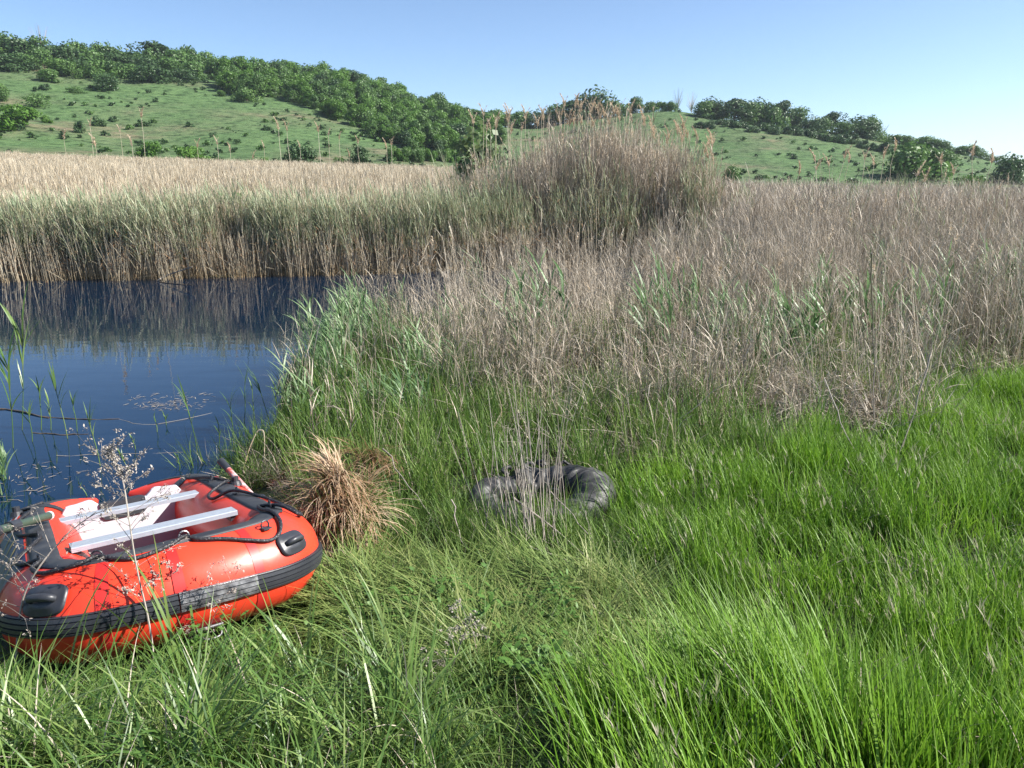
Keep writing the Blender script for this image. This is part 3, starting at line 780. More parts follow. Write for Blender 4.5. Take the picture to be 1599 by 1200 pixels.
for k, (a_, l_) in enumerate(((1.55, .10), (1.75, .08), (1.35, .12), (1.95, .09), (1.15, .07))):
    s_ = np.array([Rx * 1.1 * math.cos(a_), Ry * 1.3 * math.sin(a_), .12]); e_ = s_ + [rng.uniform(-.08, .08), rng.uniform(-.05, .05), .01]
    mb = MB(); pipe(mb, [s_, (s_ + e_) / 2 + [.02, 0, .018], e_, e_ + [.05, -.02, -.03]], .012, n=10, sides=6); mb.obj('torn_flap', [M['innertube']], it_, smooth=True)
mb = MB(); pipe(mb, [[.05, -.02, .06], [.09, -.05, .10], [.13, -.05, .09]], .007, n=8, sides=6); mb.obj('valve', [M['rubber']], it_)

# ------------------------------------------------------------------ growth that nobody could count
def wp(pix, z=.4): return [tuple(at(u, v, z)[:2]) for u, v in pix]
def vis(x, y, mrg=1.2):      # keep only what stands in or just beside the view
    return np.abs(x) < (y + .5) * .72 + mrg
BOATIN = [tuple(b2w(np.array([x, y, 0]))[:2]) for x, y in ((.62, 1.25), (.66, -.9), (.45, -1.2), (-.45, -1.2), (-.66, -.9), (-.62, 1.25))]
def keep_off(x, y, pad_tube=.0, pond=0.0, boat_pad=0.0):
    k = (((x - tx) / (.50 + pad_tube)) ** 2 + ((y - ty) / (.37 + pad_tube)) ** 2 > 1) & (sdist(x, y, BOATIN) > boat_pad)
    return k & (sdist(x, y, POND) > pond)
def lay(name, protos, x, y, s, label, cat, zoff=-.01, tilt=.08, hs=None, rot=None):
    z = gz(x, y) + zoff; n = len(x); S3 = np.repeat(np.asarray(s, float)[:, None], 3, 1)
    if hs is not None: S3[:, 2] *= hs
    return scatter(name, protos, np.stack([x, y, z], 1), rng.uniform(0, 6.283, n) if rot is None else rot, S3, rng.normal(0, tilt, (n, 2)), label, cat)

# --- bright meadow grass at the right and in front
WIND = math.radians(160)
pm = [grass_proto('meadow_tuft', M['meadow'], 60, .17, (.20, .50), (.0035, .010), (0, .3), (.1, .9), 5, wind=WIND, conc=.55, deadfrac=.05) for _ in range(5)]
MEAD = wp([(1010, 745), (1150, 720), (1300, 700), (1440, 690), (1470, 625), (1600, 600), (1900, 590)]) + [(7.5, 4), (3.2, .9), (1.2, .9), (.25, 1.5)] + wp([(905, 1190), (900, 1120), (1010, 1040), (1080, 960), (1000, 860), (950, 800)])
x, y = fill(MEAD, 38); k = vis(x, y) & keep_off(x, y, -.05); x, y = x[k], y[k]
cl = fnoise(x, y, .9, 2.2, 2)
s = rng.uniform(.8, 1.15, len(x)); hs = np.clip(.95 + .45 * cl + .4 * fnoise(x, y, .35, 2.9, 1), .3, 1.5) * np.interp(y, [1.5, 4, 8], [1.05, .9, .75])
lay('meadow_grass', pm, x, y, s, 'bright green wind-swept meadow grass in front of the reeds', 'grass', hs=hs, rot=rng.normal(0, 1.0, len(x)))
# wind-laid swathes, lower right: long blades leaning to the upper left
pw = [grass_proto('swept_tuft', M['meadow'], 46, .13, (.30, .70), (.004, .010), (.15, .55), (.2, .9), 6, wind=WIND, conc=1.6, deadfrac=.04) for _ in range(4)]
SWA = wp([(900, 1200), (960, 1080), (1100, 1010), (1300, 1040), (1450, 1120), (1560, 1210), (1500, 1400), (1000, 1400)], .6)
x, y = fill(SWA, 42, .6, -.1, 7.0); x = np.r_[x]; k = y > .9; x, y = x[k], y[k]
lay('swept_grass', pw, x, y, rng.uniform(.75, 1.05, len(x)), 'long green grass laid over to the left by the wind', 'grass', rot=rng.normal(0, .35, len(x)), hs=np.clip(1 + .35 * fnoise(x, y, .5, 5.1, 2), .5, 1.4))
# grass flowering stems with pale nodding heads
M['head'] = leafmat('grass_head', [(.22, .27, .12), (.34, .33, .20), (.38, .33, .27)], transl=.3)
ph_ = [reed_proto('flowering_grass', 7, .2, (.45, .72), .0012, 0, 1, [M['meadow'], M['head']], 7, (.03, .07), (.003, .006), (0, .3), (.1, .7), (.0, .6), (.1, .7), wind=WIND, conc=1.0, lwind=WIND, lconc=1.0, lt=(.82, 1.0)) for _ in range(4)]
x, y = fill(MEAD, 6, .8, -.1, 17.0); k = vis(x, y) & keep_off(x, y, .05); x, y = x[k], y[k]
lay('grass_seed_heads', ph_, x, y, rng.uniform(.7, 1.05, len(x)), 'thin flowering grass stems nodding over the green meadow', 'grass', rot=rng.normal(0, .6, len(x)))
# --- green sedge between the water and the tube
ps = [grass_proto('sedge_tuft', M['sedge'], 44, .18, (.28, .70), (.005, .011), (0, .22), (.1, .9), 4, deadfrac=.16) for _ in range(5)]
SED = wp([(455, 690), (445, 640), (460, 600), (455, 560), (530, 530), (620, 530), (700, 570), (760, 640), (900, 660), (1000, 690), (1150, 700), (1260, 690), (1300, 720), (1150, 745), (1000, 770), (960, 800), (900, 810), (720, 810), (640, 850), (585, 800), (480, 760)])
x, y = fill(SED, 32, .6, -.45, 3.0); k = keep_off(x, y, -.02, .02); x, y = x[k], y[k]
hs = np.interp(y, [4.3, 5.2, 7.5, 10], [.62, .98, .95, .95]) * rng.uniform(.65, 1.2, len(x)) * np.where((y < 5.0) & (x > -.5), .6, 1) * (1 + .35 * fnoise(x, y, .5, 3.7, 1))
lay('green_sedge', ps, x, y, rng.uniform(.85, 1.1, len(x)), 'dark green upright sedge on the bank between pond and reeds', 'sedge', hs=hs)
# --- low mixed sward between boat and tube and under everything in front
pt = [grass_proto('sward_tuft', M['sedge'], 60, .15, (.12, .34), (.003, .006), (.1, .7), (.3, 1.4), 4, deadfrac=.03) for _ in range(4)]
SWD = wp([(-100, 1060), (300, 1040), (480, 960), (510, 870), (520, 840), (620, 800), (720, 800), (960, 790), (1060, 800), (1120, 980), (1000, 1080), (900, 1200), (900, 1500)]) + [(-1.5, 1.0), (-3.5, 2.0)]
x, y = fill(SWD, 42, .5, -.6, 4.0); k = vis(x, y, .5) & keep_off(x, y, -.07, .05, .06) & (~inpoly(x, y, wp([(500, 905), (640, 880), (800, 900), (950, 920), (1090, 1000), (1040, 1060), (930, 1120), (760, 1100), (560, 1060), (440, 1020)])) | (rng.uniform(0, 1, len(x)) < .35)); x, y = x[k], y[k]
lay('mixed_sward', pt, x, y, rng.uniform(.8, 1.25, len(x)), 'short uneven green sward around the boat and the tube', 'grass', hs=np.interp(sdist(x, y, BOATIN), [.0, .15, .55], [.22, .35, 1.0]))
x, y = fill(SED, 2.6, .7, -.3, 23.0); k = keep_off(x, y, .1, .05, .1) & (y > 5.1); x, y = x[k], y[k]
pds = [reed_proto('thin_dry_tuft', 9, .24, (.7, 1.35), .0024, 0, 1, [M['drynear'], M['drynear']], 4, (.12, .3), (.003, .007), (0, .22), (0, .3), (.2, 1.8), (.1, .9), broken=.15) for _ in range(4)]
lay('thin_dry_stems', pds, x, y, rng.uniform(.8, 1.1, len(x)), 'thin dead stems standing through the green sedge behind the inner tube', 'reeds')
# flattened, paler grass
pf = [grass_proto('flat_tuft', M['tramp'], 70, .17, (.18, .45), (.004, .009), (.95, 1.5), (.0, .5), 4, wind=0, conc=1.1) for _ in range(4)]
TRA = wp([(500, 905), (640, 880), (800, 900), (950, 920), (1090, 1000), (1040, 1060), (930, 1120), (760, 1100), (560, 1060), (440, 1020)])
x, y = fill(TRA, 46, .45, -.35, 9.0); k = keep_off(x, y, 0, .05, .1); x, y = x[k], y[k]
lay('flattened_grass', pf, x, y, rng.uniform(.7, 1.1, len(x)), 'pale flattened grass trodden down between boat and tube', 'grass', zoff=.09, tilt=.15, rot=rng.normal(2.4, .9, len(x)))
# coarse long blades in the left foreground
pc = [grass_proto('coarse_tuft', M['coarse'], 26, .10, (.35, .85), (.008, .014), (.05, .5), (.6, 1.9), 7, deadfrac=.1) for _ in range(5)]
COA = wp([(-100, 1075), (200, 1060), (420, 1045), (560, 1060), (640, 1100), (700, 1200), (650, 1500), (0, 1500)], .5)
x, y = fill(COA, 26, .4, -.45, 5.0); k = keep_off(x, y, 0, .05, .34) & (y > .95); x, y = x[k], y[k]
lay('coarse_grass', pc, x, y, rng.uniform(.55, .95, len(x)), 'coarse broad-bladed grass arching in the left foreground', 'grass', hs=np.interp(sdist(x, y, BOATIN), [.3, 1.0], [.45, 1.0]))
x, y = fill(wp([(640, 880), (900, 900), (1150, 960), (1300, 1100), (900, 1300), (600, 1200)]), 3.2, .5, -.1, 6.0); k = keep_off(x, y, .1, .1, .1) & (y > .9); x, y = x[k], y[k]
# low forbs with round leaves
mbs = []
for q in range(3):
    mb = MB(); n = 26; az = rng.uniform(0, 6.28, n); P = arcs(disc(n, .05), az, rng.uniform(.1, 1.0, n), rng.uniform(0, .6, n), rng.uniform(.08, .28, n), 3)
    tubes(mb, P, np.full(n, .0012), np.full(n, .0008), .4, 0)
    m_ = n * 4; i = np.repeat(np.arange(n), 4); b_ = sample_path(P, i, rng.uniform(.4, 1, m_)); la = rng.uniform(0, 6.28, m_)
    LP = arcs(b_, la, rng.uniform(.6, 1.5, m_), rng.uniform(.1, .6, m_), rng.uniform(.02, .05, m_), 3); ribbons(mb, LP, la, rng.uniform(.012, .022, m_), [.3, 1, .9, .1], rng.uniform(0, 1, m_))
    mbs.append(mb.obj('forb_kind', [M['forb']], link=False))
x2, y2 = fill(wp([(430, 1020), (640, 900), (800, 900), (1000, 960), (900, 1150), (500, 1200), (100, 1200), (0, 1090)]), 7, .4, -.05, 12.0); k = keep_off(x2, y2, .1, .1, .1) & (y2 > .9); x2, y2 = x2[k], y2[k]
lay('low_forbs', mbs, x2, y2, rng.uniform(.8, 1.4, len(x2)), 'small leafy weeds growing low among the grass', 'weeds', zoff=.05)

# --- near dry reeds
D3 = [M['drynear'], M['drynear'], M['plume'], M['greenreed']]
pd = [reed_proto('dry_reed_tuft', 15, .26, (1.15, 1.95), .0030, 0, 1, D3, 4, (.15, .4), (.003, .008), (0, .15), (0, .18), (.1, 1.5), (.08, .7), wind=0.2, conc=.6, broken=.09, plume=.02) for _ in range(7)]
RED = wp([(560, 520), (590, 640), (650, 690), (760, 700), (900, 705), (1000, 700), (1130, 690), (1200, 640), (1290, 650), (1350, 690), (1440, 690), (1470, 610), (1600, 585), (1900, 580)], .4) + [(22, 16), (24, 24), (6.6, 24), (6.2, 22), (5.4, 19.8), (3.8, 16.6), (1.8, 14.0), (-.3, 12.8), (-2.1, 12.2), (-2.8, 11)]
x, y = fill(RED, 7.5, 1.4, -.65, 21.0)
k = vis(x, y, 1.5) & (sdist(x, y, POND) > .05); x, y = x[k], y[k]
dn = np.clip((y - 7) / 3, 0, 1)
k = rng.uniform(0, 1, len(x)) < np.where(x < -.8, .5, .68 + .25 * dn); x, y = x[k], y[k]
hs = np.interp(y, [6, 8, 12, 24], [.68, .82, .9, 1.05]) * np.interp(x, [-3, -1, 1, 3.2, 5], [.70, .84, .90, .95, 1.05]) * rng.uniform(.85, 1.15, len(x)) * (1 + .12 * fnoise(x, y, 2.5, 31, 1))
lay('dry_reeds', pd, x, y, rng.uniform(.85, 1.1, len(x)), 'dead grey-tan reeds standing thick on the near marsh', 'reeds', hs=hs * rng.uniform(.75, 1.12, len(x)), tilt=.09, rot=rng.normal(0, 1.6, len(x)))
# undergrowth beneath them: litter and low green
pl_ = [reed_proto('litter_tuft', 22, .35, (.25, .8), .0025, 0, 1, [M['twig'], M['drynear']], 3, (.1, .3), (.004, .009), (.9, 1.5), (0, .4), (.2, 1), (.3, 1.5)) for _ in range(4)]
x, y = fill(RED, 6.5, 1.2, -.5, 41.0); k = vis(x, y, 1) & (y < 13) & (sdist(x, y, POND) > .1); x, y = x[k], y[k]
lay('reed_litter', pl_, x, y, rng.uniform(.7, 1.2, len(x)), 'tangle of broken dead stems lying under the reeds', 'litter', zoff=.03, tilt=.25)
x, y = fill(wp([(1000, 700), (1080, 650), (1170, 640), (1260, 690), (1400, 700), (1440, 660), (1300, 640), (1100, 600), (980, 640)]), 14); lay('twig_tangle', pl_, x, y, rng.uniform(.7, 1.1, len(x)), 'grey tangle of dead twigs at the front edge of the reeds', 'litter', zoff=.12, tilt=.4)
pg = [grass_proto('undergrowth_tuft', M['sedge'], 60, .22, (.35, .8), (.004, .008), (0, .25), (.2, .8), 4, deadfrac=.2) for _ in range(3)]
x, y = fill(RED, 7, 1.5, -.15, 51.0); k = vis(x, y, 1) & (y < 15) & (sdist(x, y, POND) > .1); x, y = x[k], y[k]
lay('reed_undergrowth', pg, x, y, rng.uniform(.8, 1.2, len(x)), 'green sedge growing up between the dead reeds', 'sedge', hs=np.interp(y, [7, 10, 15], [.9, .8, .9]))

# --- young green reeds
GR = [M['sedge'], M['greenreed']]
pgr = [reed_proto('green_reed_tuft', 6, .16, (.75, 1.35), .004, 0, 1, GR, 8, (.25, .45), (.014, .026), (0, .18), (0, .2), (.3, 1.0), (.15, .5), wind=2.6, conc=.8, lwind=math.radians(165), lconc=1.0, lt=(.35, 1.0)) for _ in range(5)]
def green_clump(nm, pix, dens, sc, label, z=.2, hs=1.0):
    x, y = fill(wp(pix, z), dens); lay(nm, pgr, x, y, rng.uniform(.8, 1.15, len(x)) * sc, label, 'reeds', hs=np.full(len(x), hs) * rng.uniform(.8, 1.15, len(x)), rot=rng.normal(0, .35, len(x)))
green_clump('waterside_reeds', [(470, 650), (458, 590), (480, 545), (560, 520), (640, 540), (640, 590), (600, 640), (540, 660)], 5.5, .9, 'pale green young reeds leaning over the water at the pond corner', .2, .86)
green_clump('bank_reeds', [(455, 700), (452, 600), (500, 560), (640, 560), (740, 640), (720, 720), (600, 700)], 2.6, .82, 'broad-leaved green reeds down the bank towards the brown tussock', .3, .66)
green_clump('young_reeds', [(1100, 620), (1110, 560), (1200, 550), (1270, 580), (1240, 640)], 4.2, 1.1, 'broad-leaved green reeds inside the dry reeds at right', .4, .78)
x, y = fill(RED, .7, 2.5, -.05, 61.0); k = vis(x, y, 1) & (y > 8); x, y = x[k], y[k]
lay('scattered_green_reeds', pgr, x, y, rng.uniform(.9, 1.2, len(x)), 'scattered green reed shoots among the dead reeds', 'reeds', hs=rng.uniform(.7, 1.05, len(x)), rot=rng.normal(0, .5, len(x)))

# --- far reed bed behind the pond: dry tops, green front
FD = [M['drytan'], M['drytan'], M['plume']]
FG = [M['drynear'], M['drynear'], M['plume']]
pfar = [reed_proto('far_reed_tuft', 46, .55, (1.55, 2.1), .0055, 0, 1, FD, 4, (.2, .5), (.008, .016), (0, .06), (0, .08), (.0, .5), (.03, .22), wind=.3, conc=.5, plume=.06, S=3) for _ in range(5)]
pfag = [reed_proto('grey_reed_tuft', 46, .55, (1.4, 2.1), .0055, 0, 1, FG, 5, (.2, .5), (.008, .016), (0, .12), (0, .14), (.1, .9), (.05, .35), wind=.3, conc=.5, plume=.03, S=3) for _ in range(4)]
pfrg = [reed_proto('green_front_tuft', 14, .35, (.95, 1.8), .005, 0, 1, [M['drytan'], M['farreed']], 7, (.25, .5), (.010, .024), (0, .12), (0, .14), (.2, .9), (.12, .45), wind=2.6, conc=.5, lwind=2.8, lconc=.5, lt=(.3, 1)) for _ in range(4)]
ptan = [reed_proto('tan_stem_tuft', 20, .35, (.9, 1.6), .006, 0, 1, [M['drytan'], M['brown']], 2, (.15, .35), (.008, .018), (0, .14), (0, .14), (.3, 1.6), (.3, 1.2), broken=.15, S=3) for _ in range(4)]
def end_r(x, y): return np.interp(np.interp(np.arctan2(x, y), AZ_OF_U, U), U, REEDEND)
def bank_y(x): return np.interp(x, [p[0] for p in POND[:8]] + [5.0], [p[1] for p in POND[:8]] + [23.6])
def polar(n, r0, r1, u0=-130, u1=1720):
    a0, a1 = np.interp([u0, u1], U, AZ_OF_U); a = rng.uniform(a0, a1, n); r = np.sqrt(rng.uniform(r0 ** 2, r1 ** 2, n)); return r * np.sin(a), r * np.cos(a)
x, y = polar(5200, 19, 52); k = (sdist(x, y, POND) > .5) & (np.hypot(x, y) < end_r(x, y)) & ((y > bank_y(x) + .5) & (x < 4.5) | (x >= 4.5) & (y > 19)); x, y = x[k], y[k]
left = x < -1.5 + (y - 22) * -.10
def bedh(x, y): return 1 + .10 * fnoise(x, y, 6, 71, 2)
lay('near_reed_bed_left', pfar, x[left], y[left], rng.uniform(.9, 1.1, left.sum()), 'cream dead reeds filling the marsh just beyond the pond', 'reeds', hs=bedh(x[left], y[left]) * np.interp(y[left], [20, 23, 30], [.8, .92, 1.0]))
lay('near_reed_bed_right', pfag, x[~left], y[~left], rng.uniform(.9, 1.1, (~left).sum()), 'grey-brown dead reeds filling the marsh at the right', 'reeds', hs=bedh(x[~left], y[~left]) * .93)
x, y = polar(8000, 50, 114, -130, 1000); k = np.hypot(x, y) < end_r(x, y); x, y = x[k], y[k]
lay('far_reed_bed', pfar, x, y, rng.uniform(1.0, 1.4, len(x)), 'wide cream reed bed stretching to the foot of the hill', 'reeds', hs=bedh(x, y) * .58)
# green front along the far bank
xx = rng.uniform(-19, 3.5, 1250); yy = bank_y(xx) - .05 + rng.gamma(1.4, .8, 1250); k = fnoise(xx, yy, 2.2, 81, 2) > -.45; xx, yy = xx[k], yy[k]
lay('green_bank_reeds', pfrg, xx, yy, rng.uniform(.9, 1.15, len(xx)), 'green reeds standing along the far bank of the pond', 'reeds', hs=bedh(xx, yy) * rng.uniform(.85, 1.15, len(xx)), rot=rng.normal(0, .6, len(xx)))
xx = rng.uniform(-19, 5, 420); yy = bank_y(xx) + rng.normal(.12, .25, 420)
lay('bank_stems', ptan, xx, yy, rng.uniform(.8, 1.1, len(xx)), 'orange-tan old reed stems standing in the water at the far bank', 'reeds', zoff=-.05)
xx = rng.uniform(4.5, 22, 260); yy = rng.uniform(18, 40, 260)
lay('green_patches_right', pfrg, xx, yy, rng.uniform(.9, 1.2, 260), 'green reed patches amid the grey reeds at right', 'reeds', hs=rng.uniform(.9, 1.15, 260))
# tall central stand
ptall = [reed_proto('tall_reed_tuft', 24, .35, (2.7, 4.0), .0062, 0, 1, FG, 6, (.25, .55), (.008, .018), (0, .10), (0, .12), (.1, 1.0), (.05, .4), wind=.1, conc=.8, plume=.16, lt=(.1, .9), S=5) for _ in range(6)]
yy = 24.2 + rng.uniform(0, 5.5, 560); xx = rng.uniform(-2.2, 6.8, 560) + (yy - 24) * .06 + rng.normal(0, .45, 560)
top = np.interp(xx * 24.5 / yy, [-2.2, -.8, .3, 1.2, 2.2, 3.5, 4.6, 5.6, 6.2, 7.2], [.55, .72, .86, 1.0, 1.10, 1.06, .98, .80, .62, .5])
k = sdist(xx, yy, POND) > .15; xx, yy, top = xx[k], yy[k], top[k]
lay('tall_reed_stand', ptall, xx, yy, rng.uniform(.9, 1.1, len(xx)), 'tall stand of dead reeds rising above the marsh in the middle', 'reeds', hs=top * (1 + .16 * fnoise(xx, yy, .9, 77, 2)) * rng.uniform(.55, 1.10, len(xx)), rot=rng.normal(0, .6, len(xx)))
pfr_ = [reed_proto('tall_fringe', 6, .3, (3.0, 4.4), .006, 0, 1, FG, 5, (.2, .5), (.010, .020), (0, .14), (0, .16), (.2, 1.2), (.05, .5), wind=.1, conc=.6, plume=.3, lt=(.2, .95), S=5) for _ in range(4)]
xx = rng.uniform(-2.8, 7.2, 150); yy = rng.uniform(23.9, 28, 150); k = sdist(xx, yy, POND) > .1; xx, yy = xx[k], yy[k]
lay('ragged_tall_reeds', pfr_, xx, yy, rng.uniform(.9, 1.1, len(xx)), 'loose taller reeds straggling out of the tall middle stand', 'reeds', hs=np.interp(xx, [-2.8, 0, 2.2, 4.6, 7.2], [.62, .86, 1.05, .95, .6]) * rng.uniform(.75, 1.05, len(xx)))
xx = rng.uniform(-2, 6.5, 260); yy = 23.7 + rng.gamma(1.4, .5, 260); k = sdist(xx, yy, POND) > .1; xx, yy = xx[k], yy[k]
lay('stand_undergrowth', ptan + pfrg[:2], xx, yy, rng.uniform(.9, 1.3, len(xx)), 'rusty broken stems and green shoots at the foot of the tall stand', 'reeds', hs=rng.uniform(.9, 1.5, len(xx)))

# ------------------------------------------------------------------ hill trees
ORD = ['leftmost', 'second', 'third', 'fourth', 'fifth', 'sixth', 'seventh', 'eighth', 'ninth', 'tenth', 'eleventh', 'twelfth', 'thirteenth', 'fourteenth', 'fifteenth', 'sixteenth', 'seventeenth', 'eighteenth', 'nineteenth', 'twentieth', 'twenty-first', 'twenty-second', 'twenty-third', 'twenty-fourth']
def nth(i, s): return (ORD[0] + ' ' + s) if i == 0 else ORD[i] + ' ' + s + ', counted from the left'
def crown_mb(mat_i, W_, H_, nl, ls, flat=.5, seed=0, shape='round'):
    r_ = np.random.default_rng(seed); mb = MB(); nb = r_.integers(9, 15)
    ph = r_.uniform(0, 6.28, nb); rr = r_.uniform(.0, .62, nb) ** .8; zz = r_.uniform(.15, 1, nb)
    env = np.sin(np.clip(zz, .05, .98) * math.pi) ** .5 if shape == 'round' else (1 - zz) ** .4 * .9 + .15
    C_ = np.stack([rr * np.cos(ph) * W_ / 2 * env * 1.25, rr * np.sin(ph) * W_ / 2 * env * 1.25, zz * H_ * .82], 1); R_ = r_.uniform(.16, .34, nb) * min(W_, H_ * 1.2)
    b_ = r_.integers(0, nb, nl); d = r_.normal(0, 1, (nl, 3)); d /= np.linalg.norm(d, axis=1)[:, None]
    p = C_[b_] + d * (R_[b_] * r_.uniform(.45, 1.12, nl) ** .7)[:, None] * [1, 1, .85]; p[:, 2] = np.maximum(p[:, 2], .15)
    nrm = d + r_.normal(0, .55, (nl, 3)); nrm /= np.linalg.norm(nrm, axis=1)[:, None]
    a_ = np.cross(nrm, r_.normal(0, 1, (nl, 3))); a_ /= np.linalg.norm(a_, axis=1)[:, None]; c_ = np.cross(nrm, a_)
    s_ = ls * r_.uniform(.5, 1.3, nl)[:, None]
    V = np.stack([p - a_ * s_ - c_ * s_ * .5, p + a_ * s_ * .2 - c_ * s_, p + a_ * s_ + c_ * s_ * .4, p - a_ * s_ * .3 + c_ * s_], 1).reshape(-1, 3)
    tone = np.repeat(np.clip(.5 + r_.normal(0, .22, nb)[b_] + r_.normal(0, .12, nl), 0, 1), 4)
    mb.add(V, np.arange(nl * 4).reshape(-1, 4), mat_i, tone, .5); return mb, C_
def trunk_mb(C_, H_, mat_i=0, mb=None, r=.14):
    mb = mb or MB(); tp = np.array([0, 0, H_ * .7]); pipe(mb, [[0, 0, -.4], [.05, .02, H_ * .25], tp], r, n=6, sides=6, r1=r * .35, mat=mat_i)
    for q in C_[:7]: pipe(mb, [[0, 0, H_ * .12 + .2 * q[2]], (q * .5 + np.array([0, 0, .1 * H_])), q], r * .45, n=5, sides=4, r1=r * .1, mat=mat_i)
    return mb
KIND = {}
for nm, mat, W_, H_, nl, ls, shp, sd in (('round', 'leafA', 6, 5.6, 3000, .17, 'round', 1), ('wide', 'leafA', 8, 5, 3300, .18, 'round', 2), ('dark', 'leafB', 6, 5.4, 3000, .17, 'round', 3), ('tall', 'leafA', 5, 7.5, 3200, .17, 'round', 4),
                                         ('bright', 'leafC', 7, 3.6, 2600, .17, 'round', 5), ('cone', 'leafC', 3.2, 6, 2200, .16, 'cone', 6), ('low', 'leafB', 4, 2.4, 1500, .15, 'round', 7), ('loose', 'leafA', 5, 6, 1100, .15, 'round', 8), ('darktall', 'leafB', 5.5, 7.2, 3000, .17, 'round', 9)):
    mb, C_ = crown_mb(0, W_, H_, nl, ls, shape=shp, seed=sd); KIND[nm] = (mb.mesh('crown_' + nm, [M[mat]]), trunk_mb(C_, H_).mesh('trunk_' + nm, [M['bark']]), W_, H_)
mb = MB(); r_ = np.random.default_rng(5)
for q in range(26):
    a_ = r_.uniform(0, 6.28); l_ = r_.uniform(.3, 1); pipe(mb, [[0, 0, 1.5 * l_], [math.cos(a_) * .8, math.sin(a_) * .8, 3.2 * l_ + .8], [math.cos(a_) * 1.6, math.sin(a_) * 1.6, 5.5 * l_ + .9]], .05, n=5, sides=3, r1=.012, caps=False)
pipe(mb, [[0, 0, -.3], [0, 0, 3], [0, 0, 6.2]], .12, n=6, sides=5, r1=.03); KIND['bare'] = (None, mb.mesh('bare_branches', [M['twig']]), 3.5, 6.2)
mbw, C_ = crown_mb(0, 2.2, 4.4, 520, .12, seed=12); KIND['willow'] = (mbw.mesh('crown_willow', [M['willow']]), trunk_mb(C_, 4.4, r=.05).mesh('trunk_willow', [M['bark']]), 2.2, 4.4)

def tree(kind, p, w_px=None, h_px=None, label='', group=None, nm='tree', sc=None):
    cm, tm, W_, H_ = KIND[kind]; r = math.hypot(p[0], p[1]); s = sc or 1
    sx = w_px * r / FPX / W_ if w_px else s; sz = h_px * r / FPX / H_ if h_px else sx
    H0 = 0; o = empty(nm, tuple(p - np.array([0, 0, .1 + (.16 * sz * H_ if kind not in ('bare', 'willow') else 0)])), (0, 0, rng.uniform(0, 6.28))); o.scale = (sx, sx, sz)
    tag(o, label, 'bush' if nm in ('bush', 'shrub') else 'tree', group)
    if cm: c = bpy.data.objects.new('crown', cm); COL.objects.link(c); c.parent = o
    c = bpy.data.objects.new('trunk', tm); COL.objects.link(c); c.parent = o
    return o

def on_ridge(u, r, dv=0):
    a = np.interp(u, U, AZ_OF_U); return np.array([r * math.sin(a), r * math.cos(a), float(gz(r * math.sin(a), r * math.cos(a)))])
# crest of the left hill
u = -40
while u < 780:
    kd = rng.choice(['round', 'dark', 'wide', 'tall', 'loose', 'darktall'] if u < 330 else ['round', 'round', 'tall', 'dark', 'bright'])
    h_ = (rng.uniform(26, 42) if u < 330 else rng.uniform(24, 34)) * (1 if u < 620 else .9)
    tree(kd, on_ridge(u, rng.uniform(256, 272)), rng.uniform(34, 50), h_, 'tree in the unbroken line along the crest of the left hill', 'trees along the left crest'); u += rng.uniform(12, 18)
u = -30; nb_ = 0
while u < 330:
    tree(rng.choice(['dark', 'round', 'wide']), on_ridge(u, rng.uniform(238, 252)), rng.uniform(34, 52), rng.uniform(20, 30), nth(nb_, 'bush in the row below the left crest'), 'bushes below the left crest', 'bush'); nb_ += 1; u += rng.uniform(15, 26)
tree('darktall', on_ridge(262, 262), 56, 50, 'tallest rounded tree standing up from the left hill crest')
for q, (u_, h_) in enumerate(((195, 44), (212, 40))): tree('loose', on_ridge(u_, 266), 24, h_, nth(q, 'thin-crowned tree on the left crest'), 'thin trees on the left crest')
tree('tall', on_ridge(684, 264), 34, 44, 'lone tree poking above the wood at the low end of the left crest')
tree('bare', on_ridge(98, 268), 26, 42, 'leafless grey tree on the left hill crest')
# single bushes on the left hillside
LH = [('dark', 235, 128, 56, 26, 'broad dark bush under the tallest tree on the left hill'), ('dark', 165, 141, 40, 26, 'round dark bush alone with a shadow, left hillside'),
      ('round', 78, 128, 34, 18, 'loose bush high on the slope at far left'), ('low', 70, 140, 16, 10, 'small dark bush just below the loose bush at far left'), ('wide', 385, 159, 42, 22, 'dark bush at the left end of the hillside wood'),
      ('bright', 26, 200, 84, 32, 'bright green wide bush low on the slope at the left edge'), ('bright', 72, 192, 20, 12, 'small bright bush right of the wide bright bush'), ('round', 3, 158, 22, 24, 'bush cut by the left edge of the picture halfway up'),
      ('loose', 56, 168, 44, 24, 'thin scrubby bush mid-slope at far left'), ('loose', 118, 145, 26, 12, 'thin scrub beside the round dark bush'), ('low', 124, 208, 18, 20, 'small green bush low on the slope, left of a darker pair'),
      ('low', 153, 197, 18, 16, 'dark small bush, left one of a pair low on the hill'), ('low', 177, 190, 14, 10, 'dark small bush, right one of a pair low on the hill'), ('low', 222, 198, 20, 12, 'low spread bush right of the dark pair'),
      ('low', 416, 204, 14, 10, 'tiny dark bush alone in the middle of the open slope'), ('low', 498, 166, 14, 8, 'tiny bush under the wood edge, upper open slope'), ('loose', 465, 158, 26, 14, 'thin bush on the open slope below the wood'),
      ('bright', 236, 247, 50, 26, 'bright green bush behind the cream reeds, left one of two'), ('bright', 300, 254, 62, 26, 'bright green bush behind the cream reeds, right one of two'),
      ('dark', 468, 262, 52, 42, 'round dark green bush right behind the cream reed bed'), ('darktall', 562, 262, 30, 42, 'narrow dark conifer-like tree right behind the reed bed'), ('bright', 415, 258, 22, 14, 'small bright bush left of the round dark one'),
      ('bright', 532, 260, 26, 16, 'low bright bush between the round bush and the narrow tree'), ('round', 345, 150, 16, 9, 'small bush mid-slope left of the wood'), ('low', 300, 236, 12, 7, 'tiny bush just above the two bright bushes')]
